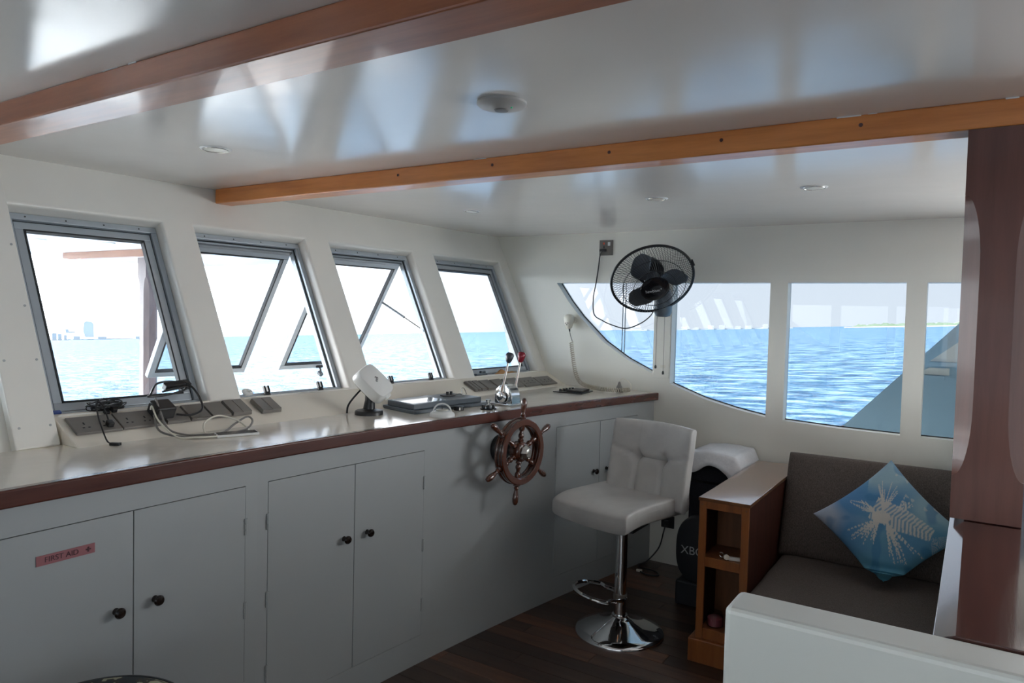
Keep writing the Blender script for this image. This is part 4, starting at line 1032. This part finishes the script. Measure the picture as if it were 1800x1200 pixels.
hs = thing('handset', 'cream radio handset hung on the side wall by the curved window', 'handset', (-2.143, YW, 1.36))
B().lathe([(.020, 0), (.020, .012), (.014, .015)], (-2.135, YW - .0005, 1.412), (0, -1, 0), 20).obj('hook', 'cream_plastic', hs)
b = B()
def hsec(z, wx, dy): 
    return [V((-2.146 + wx * math.copysign(abs(math.cos(a)) ** .7, math.cos(a)), YW - .046 + dy * math.copysign(abs(math.sin(a)) ** .7, math.sin(a)), z)) for a in [2 * pi * k / 20 for k in range(20)]]
b.rings([hsec(1.358, .012, .014), hsec(1.364, .018, .022), hsec(1.385, .024, .027), hsec(1.415, .030, .030), hsec(1.432, .029, .028), hsec(1.444, .022, .020), hsec(1.448, .010, .010)])
b.obj('shell', 'cream_plastic', hs, ang=60)
for k, (dx, dz) in enumerate(((-.008, 1.392), (.006, 1.393), (-.001, 1.382))): B().box((-2.146 + dx - .005, YW - .0745, dz - .002), (-2.146 + dx + .005, YW - .0715, dz + .002)).obj('grille_slot', 'socket_hole', hs, smooth=False)
B().cyl((-2.142, YW - .046, 1.359), (-2.139, YW - .046, 1.340), .006, .004, 10).obj('strain_relief', 'black_plastic', hs)
path = catmull([(-2.126, 3.985, 1.275), (-2.113, 3.975, 1.22), (-2.095, 3.965, 1.15), (-2.07, 3.95, 1.085), (-2.03, 3.93, 1.038), (-1.975, 3.90, 1.022), (-1.90, 3.86, 1.0165), (-1.84, 3.835, 1.0162), (-1.775, 3.83, 1.0162), (-1.715, 3.86, 1.0162), (-1.695, 3.92, 1.0162)], 40)
u0 = None; coil = []
acc = 0
for i, p in enumerate(path[:-1]):
    d = path[i + 1] - p; acc += d.length; u_, w_, _ = basis(d)
    a = acc / .0085 * 2 * pi if i < 150 else acc / .0085 * 2 * pi
    coil.append((p, d, acc))
fine = []
tot = acc
M_ = int(tot / .0130 * 10)
def at_len(s_):
    lo, hi = 0, len(coil) - 1
    while lo < hi:
        mid_ = (lo + hi) // 2
        if coil[mid_][2] < s_: lo = mid_ + 1
        else: hi = mid_
    return coil[lo]
for k in range(M_):
    s_ = tot * k / M_; p, d, A = at_len(s_); u_, w_, _ = basis(d); p = p - d * ((A - s_) / max(d.length, 1e-6))
    a = 2 * pi * s_ / .0130; fine.append(p + .0105 * (math.cos(a) * u_ + math.sin(a) * w_))
B().tube(fine, .0028, 5).obj('coiled_cord', 'cord_cream', hs)
B().tube(catmull([(-2.139, YW - .046, 1.342), (-2.133, 3.985, 1.315), (-2.118, 3.983, 1.28)], 6), .0022, 6).obj('cord', 'grey_cable', hs)
ol = thing('plug', 'grey plug standing in an outlet on the worktop by coiled cord', 'plug', (-1.765, 3.92, 1.0))
B().lathe([(.022, 0), (.022, .010), (.018, .014)], (-1.765, 3.925, 1.0005), UZ, 18).obj('outlet', 'black_plastic', ol)
B().lathe([(.018, .014), (.018, .026), (.012, .036), (.007, .052), (.004, .058)], (-1.765, 3.925, 1.0), UZ, 16).obj('body', 'grey_cable', ol)
B().tube(catmull([(-1.765, 3.925, 1.056), (-1.755, 3.925, 1.072), (-1.735, 3.925, 1.076), (-1.70, 3.925, 1.055), (-1.69, 3.925, 1.025), (-1.70, 3.915, 1.014)], 6), .0028, 6).obj('cord', 'cream_plastic', ol)

# ------------------------------------------------------------------ fan and its socket on the side wall
wsx = thing('wall_socket', 'grey switched socket high on the side wall, left of the fan', 'socket', (-1.925, YW, 1.81))
B().box((-1.970, YW - .009, 1.812), (-1.880, YW - .0005, 1.905)).obj('plate', 'socket_grey', wsx, smooth=False, bev=.002)
B().box((-1.944, YW - .0112, 1.878), (-1.934, YW - .0092, 1.890)).obj('indicator', 'led_red', wsx, smooth=False)
B().box((-1.912, YW - .0125, 1.870), (-1.896, YW - .0092, 1.892)).obj('switch', 'white_plastic', wsx, smooth=False, bev=.001)
B().box((-1.941, YW - .0105, 1.855), (-1.935, YW - .0092, 1.868)).obj('socket_hole', 'socket_hole', wsx, smooth=False)
B().pad((-1.938, YW - .022, 1.842), (1, 0, 0), UZ, (0, -1, 0), .022, .008, .012, 6, .3, 8).obj('plug', 'black_plastic', wsx)

FC = V((-1.516, 3.768, 1.646)); vdir = (FC - V((0, 0, 1.45))).normalized()
FN = (-vdir * .765 + (cr * .28 + cd * .96) * .644).normalized()
fu, fv, _ = basis(FN)
fan = thing('wall_fan', 'black wall fan with wire guard above the window post', 'fan', (-1.545, YW, 1.45))
FR = .226
def gprof(s_):                                         # 0 at hub, 1 at rim
    r_ = .066 + (FR - .066) * s_; return r_, .078 * (1 - s_ ** 2.6)
def fp(r_, a, h): return FC + FN * h + r_ * (math.cos(a) * fu + math.sin(a) * fv)
b = B(); NW = 84
for k in range(NW):
    a0 = 2 * pi * k / NW
    b.tube([fp(gprof(s_)[0], a0 + .30 * s_, gprof(s_)[1]) for s_ in (0, .15, .3, .45, .6, .75, .88, 1)], .0011, 4)
b.obj('front_guard', 'black_plastic', fan)
b = B()
for k in range(NW):
    a0 = 2 * pi * k / NW
    b.tube([fp(.075 + (FR - .075) * s_, a0 - .22 * s_, -.012 - .062 * (1 - s_ ** 3)) for s_ in (0, .25, .5, .7, .85, 1)], .0011, 4)
b.obj('rear_guard', 'black_plastic', fan)
for s_ in (.32, .66): B().torus(FC + FN * (gprof(s_)[1] + .001), FN, gprof(s_)[0], .0018, 60, 5).obj('guard_ring', 'black_plastic', fan)
B().torus(FC - FN * .006, FN, FR, .0075, 72, 8).obj('rim', 'black_plastic', fan)
B().lathe([(.070, .068), (.078, .073), (.078, .079), (.062, .084), (.02, .086)], FC, FN, 36).obj('badge', 'black_gloss', fan)
# clip on the rim
ca0 = math.atan2((cr * .8 - cd * .6).dot(fv), (cr * .8 - cd * .6).dot(fu))
B().obb(fp(FR + .006, ca0, -.004), FN * .012, (math.cos(ca0) * fu + math.sin(ca0) * fv) * .008, (-math.sin(ca0) * fu + math.cos(ca0) * fv) * .016).obj('clip', 'black_plastic', fan, smooth=False, bev=.003)
plain('blade_smoke', (.075, .085, .10), .3)
for k in range(3):
    A0 = R(25 + 120 * k); b = B()
    def bf(u, v):
        r_ = .040 + .155 * u; wd = .62 + .32 * math.sin(pi * min(1, u * 1.0)) - .25 * u
        a = A0 + (v - .5) * wd * 1.35 - .35 * u
        edge = (1 - (abs(v - .5) * 2) ** 4 * u ** 6 * .2)
        return fp(r_ * edge, a, -.002 + .030 * (v - .5) * (1.1 - .3 * u))
    b.grid(14, 12, bf); o = b.obj('blade', 'blade_smoke', fan, ang=80)
    md = o.modifiers.new('thickness', 'SOLIDIFY'); md.thickness = .002
B().lathe([(.042, -.030), (.045, -.02), (.045, .030), (.038, .042), (.01, .046)], FC, FN, 28).obj('hub', 'blade_smoke', fan)
B().lathe([(.076, -.068), (.078, -.076), (.075, -.10), (.062, -.135), (.045, -.150), (.01, -.155)], FC, FN, 32).obj('motor', 'black_plastic', fan)
mp_ = FC - FN * .11
B().tube(catmull([mp_, mp_ + V((.02, .03, -.05)), V((-1.525, 3.945, 1.60)), V((-1.520, 3.965, 1.55))], 5), [.030] * 16, 12).obj('neck', 'black_plastic', fan)
b = B()
def bsec(z, wx, dy): return [V((-1.520 + wx * math.cos(a), 3.948 + dy * math.sin(a), z)) for a in [2 * pi * k / 24 for k in range(24)]]
b.rings([bsec(1.446, .018, .040), bsec(1.452, .036, .060), bsec(1.475, .046, .074), bsec(1.52, .047, .077), bsec(1.58, .044, .074), bsec(1.605, .034, .06)]); b.obj('control_box', 'chart_grey', fan, ang=50)
for xk, z1 in ((-1.556, 1.150), (-1.510, 1.118)):
    yk = 3.955
    B().cyl((xk, yk, 1.456), (xk, yk, z1 + .012), .0016, seg=6).obj('pull_cord', 'socket_grey', fan)
    B().lathe([(.003, .018), (.0065, .012), (.0065, 0), (.004, -.002)], (xk, yk, z1), UZ, 12).obj('pull_bob', 'black_plastic', fan)
text('lettering', 'hewbism', .022, FC + FN * .0868 + cd * .006 - cr * .014, (cr * .97 - cd * .20) - FN * (cr * .97 - cd * .20).dot(FN), -cd, 'print_grey', fan)
lc = FC + FN * .0865 + cr * .030 - cd * .009
B().torus(lc, FN, .014, .0016, 24, 5).ball(lc, .006, .006, .006, 8, 6).obj('logo', 'print_grey', fan)
B().tube(catmull([(-1.940, YW - .028, 1.835), (-1.958, YW - .02, 1.81), (-1.970, YW - .012, 1.74), (-1.985, YW - .010, 1.64), (-2.0, YW - .010, 1.55), (-1.99, YW - .012, 1.452), (-1.93, YW - .02, 1.415), (-1.86, YW - .02, 1.388), (-1.77, YW - .025, 1.372), (-1.68, YW - .03, 1.402), (-1.61, 3.985, 1.45), (-1.575, 3.97, 1.50)], 8), .0036, 8).obj('power_cord', 'black_plastic', fan)
# timber backing strip of the window post behind the fan
struct(B().box((-1.598, YW - .006, 1.09), (-1.500, YW, ZT)).obj('trim_3', 'side_wall_paint', smooth=False, bev=.001))
tag(B().box((-1.553, YW - .0075, 1.148), (-1.523, YW - .006, 1.166)).obj('label_sticker', 'cream_plastic', smooth=False), 'tiny pale sticker on the window post beside the pull cord', 'sticker')

# ------------------------------------------------------------------ ceiling fittings
def downlight(label, x_, y_, r_=.050):
    t = thing('downlight', label, 'downlight', (x_, y_, ZC), 'round recessed ceiling lights')
    B().lathe([(r_ * .80, 0.004), (r_ * .82, .0045), (r_, .0025), (r_ + .002, 0.0004)], (x_, y_, ZC), -UZ, 36).obj('trim_ring', 'white_plastic', t)
    B().torus((x_, y_, ZC - .0035), UZ, r_ * .83, .0022, 36, 6).obj('bezel', 'steel', t)
    B().lathe([(r_ * .78, .0042), (r_ * .7, .0052), (r_ * .2, .0055)], (x_, y_, ZC), -UZ, 28).obj('lens', 'cream_plastic', t)
downlight('round flush ceiling light at the far left, above the second window', -2.082, 1.447, .047)
downlight('small round ceiling light nearest the front wall, beyond the orange beam', -2.148, 2.936, .040)
downlight('round ceiling light above the wall fan', -1.175, 2.937, .046)
downlight('round ceiling light at the right, near the wooden post', -.542, 2.922, .047)
dt = thing('smoke_detector', 'pale round detector on the ceiling between the two beams', 'detector', (-.979, 1.449, ZC))
B().lathe([(.060, .0004), (.060, .006), (.054, .011), (.028, .014), (.022, .018)], (-.979, 1.449, ZC), -UZ, 40).obj('body', 'detector_grey', dt)
B().lathe([(.018, .0182), (.016, .021), (.004, .0215)], (-.979, 1.449, ZC), -UZ, 20).obj('sensor', 'socket_grey', dt)
plain('led_green', (.1, .8, .4), .3)
B().ball((-.953, 1.452, ZC - .0145), .003, seg=8, rows=6).obj('indicator', 'led_green', dt)

# ------------------------------------------------------------------ outside: foredeck roof, post, stairs, sea, land
cn = thing('foredeck_roof', 'white roof over the foredeck seen through the leftmost windows', 'roof', (-6, 1, 1.97))
half = [(-3.02, 5.2), (-6.8, 5.77), (-8.5, 5.84), (-8.99, 5.2), (-8.98, 4.25), (-8.77, 3.74)]
poly = half + [(x_, 2 * YC - y_) for x_, y_ in half[::-1]]
B().prism([(x_, y_, ZC + .004) for x_, y_ in poly], (0, 0, .12)).obj('slab', 'roof_white', cn, smooth=False)
B().box((-8.03, 3.80, ZC - .06), (-3.3, 3.88, ZC + .003)).obj('timber', 'weathered_beam', cn, smooth=False)
for x_, y_ in ((-6.5, 2.9), (-6.2, 3.3)): B().cyl((x_, y_, ZC + .003), (x_, y_, ZC - .006), .05, seg=20).obj('downlight', 'white_plastic', cn)
post('wooden_post', 'weathered chamfered post outside on the foredeck', -6.83, -6.69, 3.91, 4.05, -.10, ZC - .062, 'weathered_wood', .3, 1.70, .035)
struct(B().prism([(x_, y_, -.35) for x_, y_ in poly], (0, 0, .22)).obj('trim_4', 'deck_grey', smooth=False))
sr = thing('outside_stairs', 'white outside staircase seen through the right hand side windows', 'stairs', (.3, 4.62, 0))
B().prism([(-1.39, 4.60, 0), (1.3, 4.60, 0), (1.3, 4.60, 1.93), (.343, 4.60, 1.93)], (0, .04, 0)).obj('stringer', 'stair_shade_paint', sr, smooth=False)
for k, (x_, z) in enumerate(((-.215, 1.215), (-.30, 1.14))): B().box((x_, 4.575, z), (x_ + .16, 4.599, z + .022)).obj('tread', 'stair_shade_paint', sr, smooth=False)
B().prism([(-.27, 4.592, 1.166), (-.12, 4.592, 1.166), (-.12, 4.592, 1.205), (-.215, 4.592, 1.205)], (0, .007, 0)).obj('riser', 'side_wall_paint', sr, smooth=False)
B().prism([(-.215, 4.592, 1.24), (-.06, 4.592, 1.24), (-.06, 4.592, 1.37)], (0, .007, 0)).obj('riser', 'side_wall_paint', sr, smooth=False)
B().box((-.645, 4.594, .800), (-.636, 4.599, .838)).box((-.636, 4.594, .800), (-.58, 4.599, .806)).obj('rust_stain', 'rust', sr, smooth=False)

SZ = -2.6                                              # sea level under the camera
bt_ = V((SEA_N.z, 0, -SEA_N.x)).normalized(); yt_ = SEA_N.cross(bt_).normalized()
b = B(); rad = [0, 40, 200, 1000, 5000, 20000]
prev = None
for r_ in rad:
    ringv = [b.bm.verts.new(V((0, 0, SZ)) + max(r_, .5) * (math.cos(2 * pi * k / 48) * bt_ + math.sin(2 * pi * k / 48) * yt_)) for k in range(48)]
    if prev is None: b.bm.faces.new(ringv)
    else:
        for k in range(48): b.bm.faces.new((prev[k], prev[(k + 1) % 48], ringv[(k + 1) % 48], ringv[k]))
    prev = ringv
sea = b.obj('sea', 'sea_water', org=(0, 0, SZ)); sea['kind'] = 'stuff'; tag(sea, 'blue choppy sea all round the boat', 'sea')
def far(dx, dy, D, h=0, side=0):
    d = V((dx, dy, 0)); d = (d - SEA_N * d.dot(SEA_N)).normalized(); s_ = d.cross(SEA_N).normalized()
    return V((0, 0, SZ)) + d * D + SEA_N * h + s_ * side, d, s_
def land(name, label, cat, dx, dy, D, w0, w1, hfun, mat, beach=None):
    p0, d, s_ = far(dx, dy, D); t = thing(name, label, cat, p0)
    n = 60; pts = []
    for k in range(n + 1):
        x_ = w0 + (w1 - w0) * k / n; pts.append(p0 + s_ * x_ + SEA_N * max(.3, hfun(k / n)))
    poly_ = [p0 + s_ * w1, p0 + s_ * w0] + pts
    B().prism(poly_, d * 40).obj('trees' if beach else 'shore', mat, t, smooth=False)
    if beach: B().prism([p0 + s_ * w0 * 1.03 - d * 2, p0 + s_ * w1 * 1.03 - d * 2, p0 + s_ * w1 * 1.03 - d * 2 + SEA_N * beach, p0 + s_ * w0 * 1.03 - d * 2 + SEA_N * beach], d * 1.5).obj('beach', 'haze_beach', t, smooth=False)
    return t, p0, d, s_
land('island', 'low green island with a white beach on the right horizon', 'island', -.075, .997, 2000, -130, 150, lambda t: 9 * min(1, t * 5) ** .6 + 5 * noise.noise(V((t * 14, 2, 0))) + 3 * noise.noise(V((t * 45, 7, 0))), 'haze_trees', 2.6)
t_, p0, d_, s_ = land('distant_shore', 'pale strip of distant shore on the horizon behind the fan', 'shore', -.29, .957, 2600, -330, 240, lambda t: 2.5 + 3 * max(0, noise.noise(V((t * 22, 5, 0)))), 'haze_far')
for k in range(11):
    x_ = -250 + 44 * k + 15 * math.sin(k * 3.1); w_ = 6 + 5 * abs(math.sin(k * 1.7)); h_ = 7 + 9 * abs(math.sin(k * 2.3))
    B().obb(p0 + s_ * x_ + SEA_N * h_ / 2 - d_ * 4, s_ * w_, d_ * 3, SEA_N * h_ / 2).obj('building', 'haze_far', t_, smooth=False)
ct_, p0, d_, s_ = land('city_shore', 'hazy city shore with one tall tower, seen through the leftmost window', 'shore', -.893, .45, 2600, -190, 330, lambda t: 3 + 2 * abs(noise.noise(V((t * 20, 1, 0)))), 'haze_city')
for x_, w_, h_, m_ in ((-158, 8, 18, 'haze_city'), (-138, 13, 30, 'haze_city'), (-112, 8, 20, 'haze_city'), (-88, 6, 22, 'haze_city'), (-74, 5, 20, 'haze_city'), (-60, 4, 16, 'haze_city'), (-30, 9, 12, 'haze_city'), (38, 12, 10, 'haze_city'), (140, 10, 9, 'haze_city')):
    B().obb(p0 + s_ * x_ + SEA_N * h_ / 2 - d_ * 5, s_ * w_, d_ * 4, SEA_N * h_ / 2).obj('building', m_, ct_, smooth=False)
B().prism([p0 + s_ * a + SEA_N * h - d_ * 9 for a, h in ((-8, 8), (16, 8), (16, 48), (11, 56), (-4, 58), (-10, 54), (-13, 28))], d_ * 6).obj('tower', 'haze_tower', ct_, smooth=False)
B().prism([p0 + s_ * a + SEA_N * h - d_ * 9 for a, h in ((-58, 22), (-34, 22), (-34, 26), (-50, 27), (-52, 34), (-60, 34))], d_ * 5).obj('crane', 'haze_city', ct_, smooth=False)
